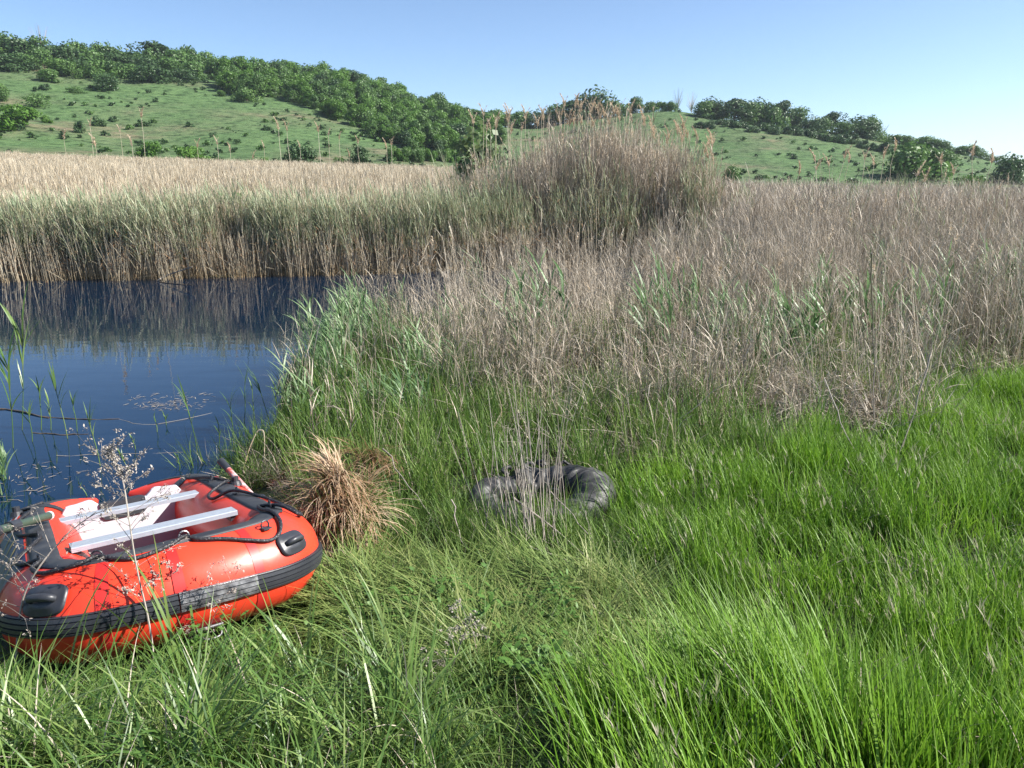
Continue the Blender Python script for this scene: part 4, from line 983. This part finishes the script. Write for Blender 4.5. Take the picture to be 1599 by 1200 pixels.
for kd, u_, v_, w_, h_, lb in LH: tree(kd, hit(u_, v_, 100), w_, h_, lb, None, 'bush')
# row of bushes at the hill foot, left of the tall reeds
for q, u_ in enumerate(np.arange(612, 716, 11)): tree(rng.choice(['bright', 'round']), hit(u_, 253 + rng.uniform(-2, 2), 100), rng.uniform(17, 24), rng.uniform(17, 24), nth(q, 'bush in the short row at the hill foot'), 'row of bushes at the hill foot', 'bush')
# right hill
for q, (u_, v_, w_, h_, kd) in enumerate(((765, 200, 46, 24, 'round'), (790, 200, 50, 26, 'wide'), (815, 204, 50, 28, 'round'), (842, 205, 50, 30, 'dark'), (868, 200, 50, 32, 'round'), (895, 196, 54, 38, 'darktall'), (925, 198, 66, 52, 'dark'), (955, 192, 46, 28, 'wide'))):
    tree(kd, on_ridge(u_, 258), w_, h_, nth(q, 'tree on the saddle behind the tall reeds'), 'trees behind the tall reeds')
tree('tall', on_ridge(985, 266), 30, 30, 'rounded tree standing alone left of the bare trees on the right crest')
for q, (u_, w_) in enumerate(((1010, 26), (1026, 30), (1042, 24))): tree('wide', on_ridge(u_, 266), w_, 18, nth(q, 'small tree between lone tree and bare trees'), 'small trees on the right crest')
for q, (u_, h_) in enumerate(((1052, 32), (1073, 30), (1368, 20))): tree('bare', on_ridge(u_, 270), 18, h_, nth(q, 'leafless pale tree on the right hill crest'), 'leafless trees on the right crest')
RH = [(1092, 208, 30, 26), (1105, 212, 34, 34), (1124, 208, 24, 26), (1140, 212, 38, 42), (1162, 215, 36, 34), (1178, 214, 36, 40), (1200, 216, 36, 36), (1216, 215, 28, 48), (1236, 218, 34, 34), (1258, 220, 34, 26), (1275, 222, 26, 26), (1291, 224, 24, 38), (1310, 226, 26, 22), (1332, 228, 44, 34), (1352, 226, 26, 38)]
for q, (u_, v_, w_, h_) in enumerate(RH): tree(['round', 'dark', 'wide', 'darktall'][q % 4], on_ridge(u_, 248 + (q % 3) * 5), w_ * 1.25, h_, nth(q, 'tree in the dense clump on the right crest'), 'clump on the right crest')
for q, u_ in enumerate(np.arange(1085, 1390, 17)): tree('low', on_ridge(u_, 232 + rng.uniform(-4, 4)), rng.uniform(20, 30), rng.uniform(10, 18), nth(q, 'low bush at the foot of the right crest clump'), 'bushes under the right crest clump', 'bush')
for q, u_ in enumerate(np.arange(1375, 1620, 15)): tree(rng.choice(['round', 'loose', 'wide']), on_ridge(u_, 262), rng.uniform(26, 36), rng.uniform(12, 20), nth(q, 'bush on the falling right end of the ridge'), 'bushes on the right end of the ridge', 'bush')
for kd, u_, v_, w_, h_, lb in (('round', 1141, 292, 32, 34, 'round bush standing on the field edge right of the tall reeds'), ('wide', 1425, 276, 100, 54, 'largest dark green bush on the right hillside with its shadow'),
                               ('round', 1468, 276, 50, 40, 'bush joined to the right side of the largest hillside bush'), ('bright', 1515, 302, 52, 28, 'bright green bush at the field edge on the right'),
                               ('dark', 1572, 286, 48, 42, 'round dark bush near the right edge of the picture'), ('low', 1240, 248, 12, 10, 'tiny dark bush on the open right hillside')):
    tree(kd, hit(u_, v_, 70), w_, h_, lb, None, 'bush')
# the wood down the right flank of the left hill: reads as one mass
WOOD = [(345, 122), (360, 148), (430, 150), (480, 160), (540, 196), (600, 216), (640, 232), (700, 236), (770, 240), (790, 210), (740, 196), (690, 178), (640, 158), (560, 135), (500, 120), (420, 108)]
pts = []; sc_ = []; 
while len(pts) < 420:
    u_, v_ = rng.uniform(340, 790), rng.uniform(105, 242)
    if inpoly([u_], [v_], WOOD)[0]:
        p = hit(u_, v_ + 6, 100); pts.append(p); r = math.hypot(p[0], p[1]); s = rng.uniform(20, 32) * r / FPX; sc_.append((s / 5.5, s / 5.5, s / 6.0 * rng.uniform(.9, 1.25)))
wk = []
for nm, mat, sd, shp in (('a', 'leafC', 21, 'cone'), ('b', 'leafA', 22, 'round'), ('c', 'leafC', 23, 'round'), ('d', 'leafA', 24, 'cone'), ('e', 'leafB', 25, 'round')):
    mb, C_ = crown_mb(0, 5, 6.5, 2200, .17, shape=shp, seed=sd); trunk_mb(C_, 6, 1, mb, .10); wk.append(mb.obj('wood_kind_' + nm, [M[mat], M['bark']], link=False))
scatter('woodland', wk, np.array(pts) - [0, 0, .3], rng.uniform(0, 6.28, len(pts)), np.array(sc_), None, 'dense light green wood running down the flank of the left hill', 'wood', idx=rng.choice(5, len(pts), p=[.3, .2, .25, .15, .1]))
# low scrub speckling the slopes
sk = [crown_mb(0, 1.6, .8, 120, .14, seed=31 + q)[0].obj('scrub_kind', [M[m_]], link=False) for q, m_ in enumerate(('leafB', 'leafA', 'leafB'))]
pts = []
for _ in range(3200):
    a = rng.uniform(-.62, .60); r = rng.uniform(125, 262); x_, y_ = r * math.sin(a), r * math.cos(a); pts.append((x_, y_))
pts = np.array(pts); k = fnoise(pts[:, 0], pts[:, 1], 22, 91, 2) + rng.normal(0, .25, len(pts)) > .12; pts = pts[k]
lay('hillside_scrub', sk, pts[:, 0], pts[:, 1], rng.uniform(.3, 1.15, len(pts)) ** 1.8, 'small dark scrub dotted over the grassy slopes', 'scrub')
# willows and saplings among the reeds
p = np.array([*at(392, 300, 1.2)[:2], 0]);
def by_uv(u_, r): a = math.atan2((u_ - 800) / FPX, fw[1]); x_, y_ = r * math.sin(a), r * math.cos(a); return np.array([x_, y_, float(gz(x_, y_))])
tree('willow', by_uv(390, 24), None, None, 'thin green sapling growing alone out of the cream reeds', None, 'sapling', .56)
tree('willow', by_uv(752, 31), None, None, 'pale feathery willow at the left side of the tall reed stand', None, 'sapling', 1.12)
for q, (u_, r_q, s) in enumerate(((715, 28, .6), (735, 29, .8), (775, 30, .85))): tree('loose', by_uv(u_, r_q), None, None, nth(q, 'willow bush at the tall reed stand'), 'willow bushes at the tall stand', 'bush', s * .55)
for q, (u_, s) in enumerate(((1180, .36), (1240, .42), (1290, .4), (1350, .38), (1385, .34))): tree('loose', by_uv(u_, 27), None, None, nth(q, 'loose willow bush in the grey reeds'), 'willow bushes in the grey reeds', 'bush', s)

# ------------------------------------------------------------------ single plants and small things
CP = np.array([0, 0, ZC])
def onD(u, v, D): return CP + ray(u, v) * D
def depth(p): return float((np.array(p) - CP) @ fw)

# tall reeds with feathery heads
def plume_reed(u_, v_, r, label, group, L_=.42, bend=0.0):
    b_ = by_uv(u_, r); top = zrow(u_, v_, r); H_ = top - b_[2] - L_ * .3
    o = empty('plumed_reed', tuple(b_)); tag(o, label, 'reed', group)
    lx = rng.normal(0, .05) * H_; pth = [[-lx, 0, 0], [-lx * .6, 0, H_ * .5], [bend * .15, 0, H_ * .85], [bend * .4, 0, H_]]
    mb = MB(); P = smooth_path(pth, 8); tubes(mb, P[None], [.009], [.005], rng.uniform(.3, 1), 0, 4); mb.obj('stem', [M['drytan']], o)
    mb = MB(); d = P[-1] - P[-2]; add_plume(mb, P[-1], d, L_, 0, 70, droop=rng.choice([0.3, 2.9])); add_plume(mb, P[-1], d, L_ * .8, 0, 30); mb.obj('seed_head', [M['plume']], o)
    return o
LP_ = sorted([(155, 212, 34), (195, 193, 28), (199, 222, 28), (237, 203, 30), (252, 222, 30), (270, 178, 26), (346, 225, 36), (375, 221, 30), (393, 231, 33), (425, 243, 36), (442, 226, 30), (465, 195, 28), (477, 198, 27), (494, 226, 34), (522, 200, 28), (536, 207, 30), (551, 213, 28), (565, 240, 34), (578, 220, 30), (619, 226, 30), (626, 222, 28)])
for q, (u_, v_, r) in enumerate(LP_): plume_reed(u_, v_, r, nth(q, 'plumed reed above the cream bed'), 'plumed reeds above the cream reed bed', rng.uniform(.26, .42))
cen = sorted(rng.uniform(738, 1105, 62))
for u_ in cen: plume_reed(u_, np.interp(u_, [735, 755, 850, 900, 950, 1000, 1045, 1105], [188, 172, 160, 155, 160, 175, 192, 222]) + rng.uniform(0, 34), rng.uniform(24.6, 28), 'plumed reed rising from the top of the tall middle stand', 'plumed reeds of the tall stand', rng.uniform(.34, .5))
RP_ = sorted([(1212, 264, 22), (1236, 258, 24), (1246, 244, 22), (1266, 252, 24), (1275, 240, 22), (1283, 246, 25), (1311, 243, 22), (1325, 252, 24), (1338, 240, 23), (1347, 228, 22), (1382, 266, 20), (1402, 276, 22), (1430, 250, 20), (1443, 266, 22), (1474, 236, 19), (1488, 246, 19), (1553, 282, 22), (1578, 296, 20)])
for q, (u_, v_, r) in enumerate(RP_): plume_reed(u_, v_, r, nth(q, 'plumed reed above the grey reeds'), 'plumed reeds above the grey reeds', rng.uniform(.28, .40), rng.choice([-.3, 0, .3]))

# shoots standing in the water
SH = sorted([((105, 685), (84, 595)), ((64, 672), (61, 603)), ((34, 672), (36, 509)), ((120, 674), (113, 625)), ((156, 728), (138, 653)), ((308, 706), (289, 619)), ((259, 664), (255, 643)), ((245, 675), (240, 645)), ((424, 678), (402, 592)),
             ((396, 666), (394, 603)), ((381, 660), (383, 590)), ((434, 672), (431, 608)), ((364, 702), (360, 622)), ((341, 700), (342, 660)), ((211, 702), (205, 683)), ((79, 672), (76, 625)), ((203, 742), (181, 698)), ((20, 700), (12, 560)), ((50, 690), (44, 640)), ((135, 775), (121, 752)), ((280, 735), (278, 712))], key=lambda q: q[0][0])
for q, ((u0, v0), (u1, v1)) in enumerate(SH):
    b_ = at(u0, v0, 0.0); D = depth(b_); t_ = onD(u1, v1, D) - b_; o = empty('reed_shoot', tuple(b_)); tag(o, nth(q, 'green reed shoot standing in the pond'), 'reed shoot', 'reed shoots standing in the pond')
    mb = MB(); P = smooth_path([-t_ * .12, t_ * .3 + [.01, 0, 0], t_ * .7, t_ * .92], 8); L_ = np.linalg.norm(t_); tubes(mb, P[None], [.0045], [.003], .75, 0, 5); mb.obj('stem', [M['coarse']], o)
    n = int(3 + L_ * 8); mb = MB(); az = rng.uniform(0, 6.28, n) ; az = np.where(rng.uniform(0, 1, n) < .5, rng.normal(2.9, .5, n), rng.normal(.2, .5, n))
    bs = sample_path(P[None], np.zeros(n, int), rng.uniform(.35, 1, n)); LPt = arcs(bs, az, rng.uniform(.05, .45, n), rng.uniform(.1, .9, n), rng.uniform(.3, .6, n) * L_, 5)
    ribbons(mb, LPt, az, np.full(n, .013 if L_ < .6 else .02), [.5, 1, .95, .75, .4, .03], rng.uniform(.3, 1, n)); mb.obj('leaves', [M['coarse']], o)

# sticks and stems afloat, pond weed
def stick(name, pix, z, r, mat, label, cat, wob=.01, zs=None):
    if zs is None: zs = [z] * len(pix)
    W = np.array([at(u_, v_, z_) for (u_, v_), z_ in zip(pix, zs)]); b_ = W[0].copy(); mb = MB(); P = smooth_path(W - b_, 9); P += rng.normal(0, wob, P.shape) * [1, 1, .3]
    pipe(mb, P, r, sides=6, r1=r * .55); o = mb.obj(name, [mat]); o.location = b_; return tag(o, label, cat)
M['wetstem'] = surfmat('wet_dark_stem', (.05, .035, .022), (.13, .095, .06), 14, .5)
stick('floating_stem', [(-30, 638), (20, 641), (74, 654)], .004, .012, M['wetstem'], 'dark dead reed stem afloat at the left, its thicker upper one', 'floating stem')
stick('floating_stem', [(60, 650), (120, 655), (186, 655)], .002, .007, M['wetstem'], 'thin dark stem afloat, continuing right of the thick one', 'floating stem')
stick('floating_stem', [(50, 676), (95, 679), (135, 678)], .002, .007, M['wetstem'], 'short dark stem afloat below the two long ones', 'floating stem')
stick('floating_stem', [(185, 655), (240, 664), (330, 645)], .001, .003, M['twig'], 'very thin pale stem afloat near the middle of the open water', 'floating stem')
stick('floating_stem', [(90, 712), (180, 710), (290, 707)], .001, .0025, M['twig'], 'very thin straight stem afloat nearer the boat', 'floating stem')
stick('fallen_reed', [(246, 438), (262, 430), (300, 417)], .05, .022, M['twig'], 'pale broken reed leaning out of the far bank over the water', 'fallen reed', zs=[.02, .15, .4])
stick('fallen_reed', [(180, 405), (215, 400), (247, 404)], .3, .016, M['twig'], 'pale arched stem lying across the far bank reeds', 'fallen reed', zs=[.45, .6, .5])
stick('fallen_reed', [(250, 441), (280, 444), (300, 445)], .01, .012, M['wetstem'], 'stem lying on the water at the far bank below the leaning reed', 'fallen reed')
for (u_, v_, w_, h_, lb) in ((270, 624, .55, .35, 'thin brownish patch of pond weed in the open water'), (38, 752, .45, .5, 'murky patch of pond weed beside the near left bank'), (268, 634, .4, .2, 'small scrap of weed just below the brownish weed patch')):
    c_ = at(u_, v_, .002); mb = MB(); n = 90; a_ = rng.uniform(0, 6.28, n); rr = np.sqrt(rng.uniform(0, 1, n)); P0 = np.stack([rr * np.cos(a_) * w_, rr * np.sin(a_) * h_, np.full(n, .001)], 1)
    LPt = arcs(P0, rng.uniform(0, 6.28, n), np.full(n, 1.56), np.full(n, 0.0), rng.uniform(.03, .10, n), 2); V_ = LPt.copy(); V_[..., 2] = .002
    ribbons(mb, V_, rng.uniform(0, 6.28, n), rng.uniform(.005, .015, n), [.6, 1, .4], rng.uniform(0, 1, n)); o = mb.obj('pond_weed', [M['twig']]); o.location = c_; tag(o, lb, 'pond weed', kind='stuff')

# pond-edge growth
green_clump('left_edge_reeds', [(-90, 805), (28, 795), (20, 690), (-90, 680)], 9.0, .72, 'young green reeds at the left edge of the pond', 0.0, .9)
x, y = fill(wp([(-120, 850), (30, 800), (45, 775), (20, 745), (-100, 750)], .05), 40); k = sdist(x, y, BOATIN) > .05; lay('left_bank_grass', pm, x[k], y[k], rng.uniform(.5, .8, k.sum()), 'bright grass on the pond bank at the left edge', 'grass', hs=np.full(k.sum(), .8))
x, y = fill(wp([(290, 712), (360, 690), (440, 690), (455, 745), (430, 790), (390, 770), (320, 738)], .08), 44); k = sdist(x, y, BOATIN) > .04; x, y = x[k], y[k]
lay('shore_sedge', pt + ps[:2], x, y, rng.uniform(.55, 1.0, len(x)), 'tangled sedge on the muddy shore behind the boat', 'sedge', zoff=.0, tilt=.35)
x, y = fill(wp([(380, 720), (450, 715), (470, 780), (430, 800), (395, 775)], .15), 24); k = sdist(x, y, BOATIN) > .03; x, y = x[k], y[k]
lay('shore_litter', pl_, x, y, rng.uniform(.3, .55, len(x)), 'pale dead stems littering the mud beside the brown tussock', 'litter', zoff=.05, tilt=.3)
x, y = fill(wp([(890, 690), (960, 680), (1020, 715), (990, 735), (900, 720)], .45), 30); lay('straw_heap', pl_, x, y, rng.uniform(.35, .6, len(x)), 'heap of pale straw behind the right end of the inner tube', 'litter', zoff=.1, tilt=.3)
x, y = fill(wp([(560, 870), (640, 850), (700, 900), (560, 920)], .4), 14); lay('trodden_straw', pl_, x, y, rng.uniform(.25, .45, len(x)), 'trodden straw at the foot of the brown tussock', 'litter', zoff=.03, tilt=.3)

# the brown tussock: sheaves of dead blades slumping off a mound
for (u_, v_, R_, nc, HT, lb) in ((532, 850, .18, 30, .44, 'large rusty brown tussock of dead sedge right of the boat bow'), (585, 770, .14, 10, .34, 'smaller straw brown tussock just behind the large rusty one')):
    b_ = at(u_, v_, .40); b_[2] = float(gz(b_[0], b_[1])); o = empty('sedge_tussock', tuple(b_)); tag(o, lb, 'tussock')
    mb = MB(); mg = MB()
    for q in range(nc):
        a0 = rng.uniform(0, 6.28); rr = R_ * rng.uniform(.0, 1) ** .7; h0 = HT * (1 - (rr / R_) ** 1.5 * .8) * rng.uniform(.55, 1.05); n = rng.integers(30, 70)
        c_ = np.array([rr * math.cos(a0), rr * math.sin(a0) * .7, h0]); az = (rng.choice([-2.3, -1.6, -.7]) if q % 4 else a0) + rng.normal(0, .35) + rng.normal(0, .28, n)
        P = arcs(c_ + rng.normal(0, .022, (n, 3)), az, rng.normal(rng.uniform(.4, 1.2), .25, n), rng.uniform(1.0, 2.2, n), rng.uniform(.14, .38, n) * (.7 + HT), 6)
        P = P + np.cumsum(rng.normal(0, .004, P.shape), 1); P[..., 2] = np.maximum(P[..., 2], .01)
        ribbons(mb, P, az, rng.uniform(.004, .010, n), [.8, 1, 1, .9, .7, .4, .05], np.clip(rng.uniform(0, 1) * .6 + rng.uniform(0, .5, n), 0, 1))
    n = 16 * nc; az = rng.uniform(0, 6.28, n); B0 = disc(n, R_ * .75) * [1, .7, 1]; P = arcs(B0, az, rng.uniform(-.05, .35, n), rng.uniform(.1, 1.2, n), rng.uniform(.5, 1.15, n) * HT * 1.1, 6) + np.cumsum(rng.normal(0, .005, (n, 7, 3)), 1)
    ribbons(mb, P, az, rng.uniform(.004, .009, n), [.8, 1, 1, .9, .6, .4, .05], rng.uniform(0, .8, n))
    mb.obj('dead_blades', [M['brown']], o)['kind'] = 'stuff'
    m_ = 14 * nc; az = rng.uniform(0, 6.28, m_); P = arcs(disc(m_, R_ * 1.2), az, rng.uniform(0, .4, m_), rng.uniform(.1, 1.0, m_), rng.uniform(.3, .8, m_) * (.4 + HT), 6); ribbons(mg, P, az, rng.uniform(.004, .009, m_), [.8, 1, 1, .9, .6, .3, .05], rng.uniform(0, 1, m_)); mg.obj('green_blades', [M['sedge']], o)['kind'] = 'stuff'

x, y = fill(wp([(470, 860), (500, 800), (560, 720), (620, 760), (640, 850), (580, 880), (500, 885)]), 46); k = sdist(x, y, BOATIN) > .05; x, y = x[k], y[k]
lay('tussock_sedge', ps, x, y, rng.uniform(.4, .75, len(x)), 'green sedge growing round and through the brown tussock', 'sedge', hs=rng.uniform(.7, 1.2, len(x)))
x, y = fill(wp([(700, 812), (960, 802), (990, 850), (850, 885), (700, 880)]), 60); lay('tube_side_grass', ps + pm, x, y, rng.uniform(.35, .65, len(x)), 'grass standing up before the inner tube and hiding its lower edge', 'grass')
# dried weeds in front of the boat
def blobs(mb, c, n, s):
    p = c + rng.normal(0, s, (n, 3)); az = rng.uniform(0, 6.28, n); P = arcs(p, az, rng.uniform(.2, 2.6, n), rng.uniform(0, 1.4, n), rng.uniform(.006, .016, n), 2); ribbons(mb, P, az, rng.uniform(.003, .008, n), [.6, 1, .3], rng.uniform(0, 1, n))
def weed(pix, z0, r, label, nbr=12, blobf=1.0, brlen=(.10, .28), up=.35, cat='dried weed', name='dried_weed', dpt=0.0, topblob=0, mat='twig'):
    b_ = at(*pix[0], z0); D = depth(b_) + dpt; W = np.array([onD(u_, v_, D + .03 * math.sin(q_ * 1.7)) for q_, (u_, v_) in enumerate(pix)]); b_ = W[0].copy(); W -= b_
    o = empty(name, tuple(b_)); tag(o, label, cat); mb = MB(); P = smooth_path(W, 26); tubes(mb, P[None], [r], [r * .35], .7, 0, 5); mb.obj('stem', [M[mat]], o)
    if nbr:
        mb = MB(); mh = MB()
        for q_ in range(nbr):
            t_ = rng.uniform(up, .95); s_ = sample_path(P[None], np.array([0]), np.array([t_]))[0]; a_ = rng.choice([0, math.pi]) + rng.normal(0, .6); l_ = rng.uniform(*brlen) * (1.3 - .6 * t_)
            bp_ = arcs(s_[None], np.array([a_]), np.array([rng.uniform(.5, 1.2)]), np.array([rng.uniform(-.5, .9)]), np.array([l_]), 6); tubes(mb, bp_, [r * .35], [r * .15], .6, 0, 3)
            for g in range(int(5 * blobf)):
                f_ = rng.uniform(.35, 1); blobs(mh, sample_path(bp_, np.array([0]), np.array([f_]))[0], 6, .005)
            for g in range(2):
                f_ = rng.uniform(.3, .8); s2 = sample_path(bp_, np.array([0]), np.array([f_])); b2 = arcs(s2, np.array([a_ + rng.normal(0, 1)]), np.array([rng.uniform(.2, 1.4)]), np.array([.3]), np.array([l_ * .5]), 4); tubes(mb, b2, [r * .2], [r * .1], .6, 0, 3)
                if blobf: blobs(mh, b2[0, -1], 10, .006)
        for g in range(topblob): blobs(mh, sample_path(P[None], np.array([0]), np.array([rng.uniform(.72, 1)]))[0], 12, .010)
        mb.obj('branches', [M['twig']], o)['kind'] = 'stuff'
        if mh.V: mh.obj('seed_clusters', [M['twig']], o)['kind'] = 'stuff'
    return o
weed([(245, 1075), (234, 980), (214, 890), (202, 815), (193, 755), (182, 725), (168, 700)], .47, .0048, 'tall dried weed with grey seed clusters standing before the boat transom', 26, 1.2, (.08, .26), .2, topblob=34)
weed([(22, 1080), (26, 1010), (36, 935), (62, 885), (105, 835), (150, 800)], .47, .0055, 'whitish dried weed at the left edge, bent right over the boat', 16, .25, (.12, .34), .25)
weed([(150, 1045), (118, 985), (90, 950), (70, 935), (100, 935), (125, 955), (130, 985)], .50, .0035, 'drooping dried weed with hanging fluffy heads before the black handle', 12, 1.3, (.05, .14), .3, topblob=30)
weed([(300, 1018), (292, 985), (281, 930), (270, 885), (255, 848)], .47, .0065, 'thick pale broken stalk standing against the boat bow', 0)
weed([(330, 1050), (322, 1000), (345, 940), (372, 890)], .47, .0022, 'thin branching dry weed before the scuffed bow strake', 12, .35, (.05, .16), .3)
weed([(110, 1050), (170, 980), (215, 930), (300, 880)], .47, .0022, 'thin dry weed slanting right across the red bow', 12, .5, (.06, .18), .25)
weed([(690, 1100), (704, 1050), (722, 1000), (738, 960)], .47, .004, 'dark grey dried weed standing in the trodden grass', 14, .25, (.05, .14), .1, topblob=4)
weed([(1228, 800), (1226, 770), (1225, 748)], .45, .006, 'short grey stub standing in the meadow grass', 0, name='dry_stalk', cat='stalk')
# long broad blades crossing the boat
for (u_, v_, az_, lb) in ((300, 1085, 2.6, 'tall broad green blades rising before the scuffed bow strake'), (560 - 90, 1085, 2.3, 'broad arching blades just right of the bow underside'), (120, 1110, .6, 'broad blades arching right at the lower left before the boat'), (620, 1120, 2.8, 'broad blades leaning left in the middle foreground')):
    b_ = at(u_, v_, .45); b_[2] = float(gz(b_[0], b_[1])); o = empty('sedge_clump', tuple(b_)); tag(o, lb, 'sedge')
    for q in range(9):
        az = np.array([az_ + rng.normal(0, .55)]); P = arcs(disc(1, .05), az, rng.uniform(.05, .55, 1), rng.uniform(.3, 1.3, 1), rng.uniform(.45, .8, 1), 10); mb = MB()
        V0 = P.copy(); ribbons(mb, P, az, np.array([rng.uniform(.009, .015)]), [.7, .9, 1, 1, .95, .9, .8, .65, .5, .3, .03], rng.uniform(.3, 1), twist=rng.normal(0, .6, 1)); mb.obj('blade', [M['coarse']], o)
# bunch of dry stalks in front of the inner tube
b_ = at(828, 872, .40); D = depth(b_); o = empty('dry_stalk_bunch', tuple(b_)); tag(o, 'bunch of thin grey dry stalks standing in front of the inner tube', 'stalks')
for q in range(46):
    u0 = rng.normal(832, 26); u1 = u0 + rng.normal(-14 + (u0 - 832) * .2, 24); v1 = rng.uniform(585, 730); dd = rng.normal(0, .07); p0 = onD(u0, rng.uniform(840, 885), D + dd) - b_; p1 = onD(u1, v1, D + dd + .05) - b_
    mb = MB(); md_ = (p0 + p1) / 2 + rng.normal(0, .02, 3); P = smooth_path([p0, md_, p1], 8); tubes(mb, P[None], [rng.uniform(.0018, .0036)], [.001], rng.uniform(0, 1), 0, 4)
    for g in range(rng.integers(0, 3)):
        s_ = sample_path(P[None], np.array([0]), np.array([rng.uniform(.3, .9)])); b2 = arcs(s_, np.array([rng.uniform(0, 6.28)]), np.array([rng.uniform(.2, 1.2)]), np.array([.4]), np.array([rng.uniform(.06, .2)]), 4); tubes(mb, b2, [.0012], [.0006], .6, 0, 3)
    mb.obj('stalk', [M['twig']], o)
# fallen and leaning single stalks
for pix, zs, r, lb in (([(802, 777), (875, 835), (948, 898)], [.75, .55, .46], .006, 'long grey stalk fallen from the inner tube towards the lower right'), ([(860, 767), (905, 818), (946, 875)], [.72, .6, .46], .004, 'thinner stalk fallen beside the long grey one'),
                       ([(826, 853), (868, 868), (914, 896)], [.55, .52, .45], .005, 'reddish dry stalk lying low in front of the inner tube'), ([(706, 780), (716, 830), (731, 884)], [.75, .58, .42], .005, 'dry stalk leaning left of the inner tube'),
                       ([(912, 800), (922, 830), (938, 868)], [.62, .52, .45], .005, 'short pale stalk leaning in the grass below the inner tube'), ([(1455, 555), (1428, 640), (1394, 738)], [1.25, .85, .42], .006, 'long pale stalk leaning left before the reeds at right'),
                       ([(1288, 590), (1315, 660), (1352, 738)], [1.1, .8, .42], .005, 'long pale stalk leaning right before the reeds'), ([(1362, 395), (1364, 530), (1366, 690)], [2.1, 1.3, .45], .006, 'tall straight pale reed stem standing alone before the reeds at right'),
                       ([(1340, 420), (1352, 540), (1374, 690)], [2.0, 1.25, .45], .004, 'thin tall stem just left of the tall straight one'), ([(412, 865), (448, 825), (470, 795)], [.47, .62, .72], .006, 'pale broken stalk leaning from the boat bow to the brown tussock'),
                       ([(478, 782), (560, 720), (590, 700)], [.45, .6, .65], .006, 'pale broken stem lying over the top of the brown tussock'), ([(600, 700), (640, 760), (680, 815)], [.8, .62, .45], .005, 'pale stem lying right of the brown tussock'),
                       ([(-10, 1062), (120, 1088), (330, 1110)], [.56, .58, .56], .004, 'dry twig lying in the coarse grass at the lower left'), ([(1150, 560), (1110, 470), (1085, 415)], [.5, 1.2, 1.7], .005, 'pale reed leaning left beside the broad green reeds'),
                       ([(985, 690), (1060, 655), (1130, 600)], [.45, .7, 1.0], .004, 'dry stem slanting up right through the twig tangle')):
    stick('dry_stalk', pix, 0, r, M['twig'], lb, 'stalk', .006, zs)
D = depth(at(395, 750, .1)); W = np.array([onD(u_, v_, D) for u_, v_ in ((378, 752), (386, 712), (399, 679), (407, 672), (413, 682), (412, 748))]); mb = MB(); pipe(mb, W - W[0], .006, n=26, sides=6, r1=.004); o = mb.obj('bent_reed', [M['drytan']]); o.location = W[0]; tag(o, 'tan reed stem bent over like a hook behind the boat', 'reed')
# dull red scrap on the mud, bits of litter
c_ = at(436, 748, .22); mb = MB(); box(mb, (0, 0, .02), (.17, .08, .05), .3); o = mb.obj('red_brick', [surfmat('dull_red_clay', (.12, .035, .025), (.22, .07, .05), 20, .9, bump=.6, bscale=30)]); o.location = (c_[0], c_[1], float(gz(c_[0], c_[1]))); tag(o, 'dull red brick-like lump on the mud between boat and tussock', 'brick'); o.rotation_euler = (.1, .15, .2)
bv = o.modifiers.new('worn', 'BEVEL'); bv.width = .012; bv.segments = 2
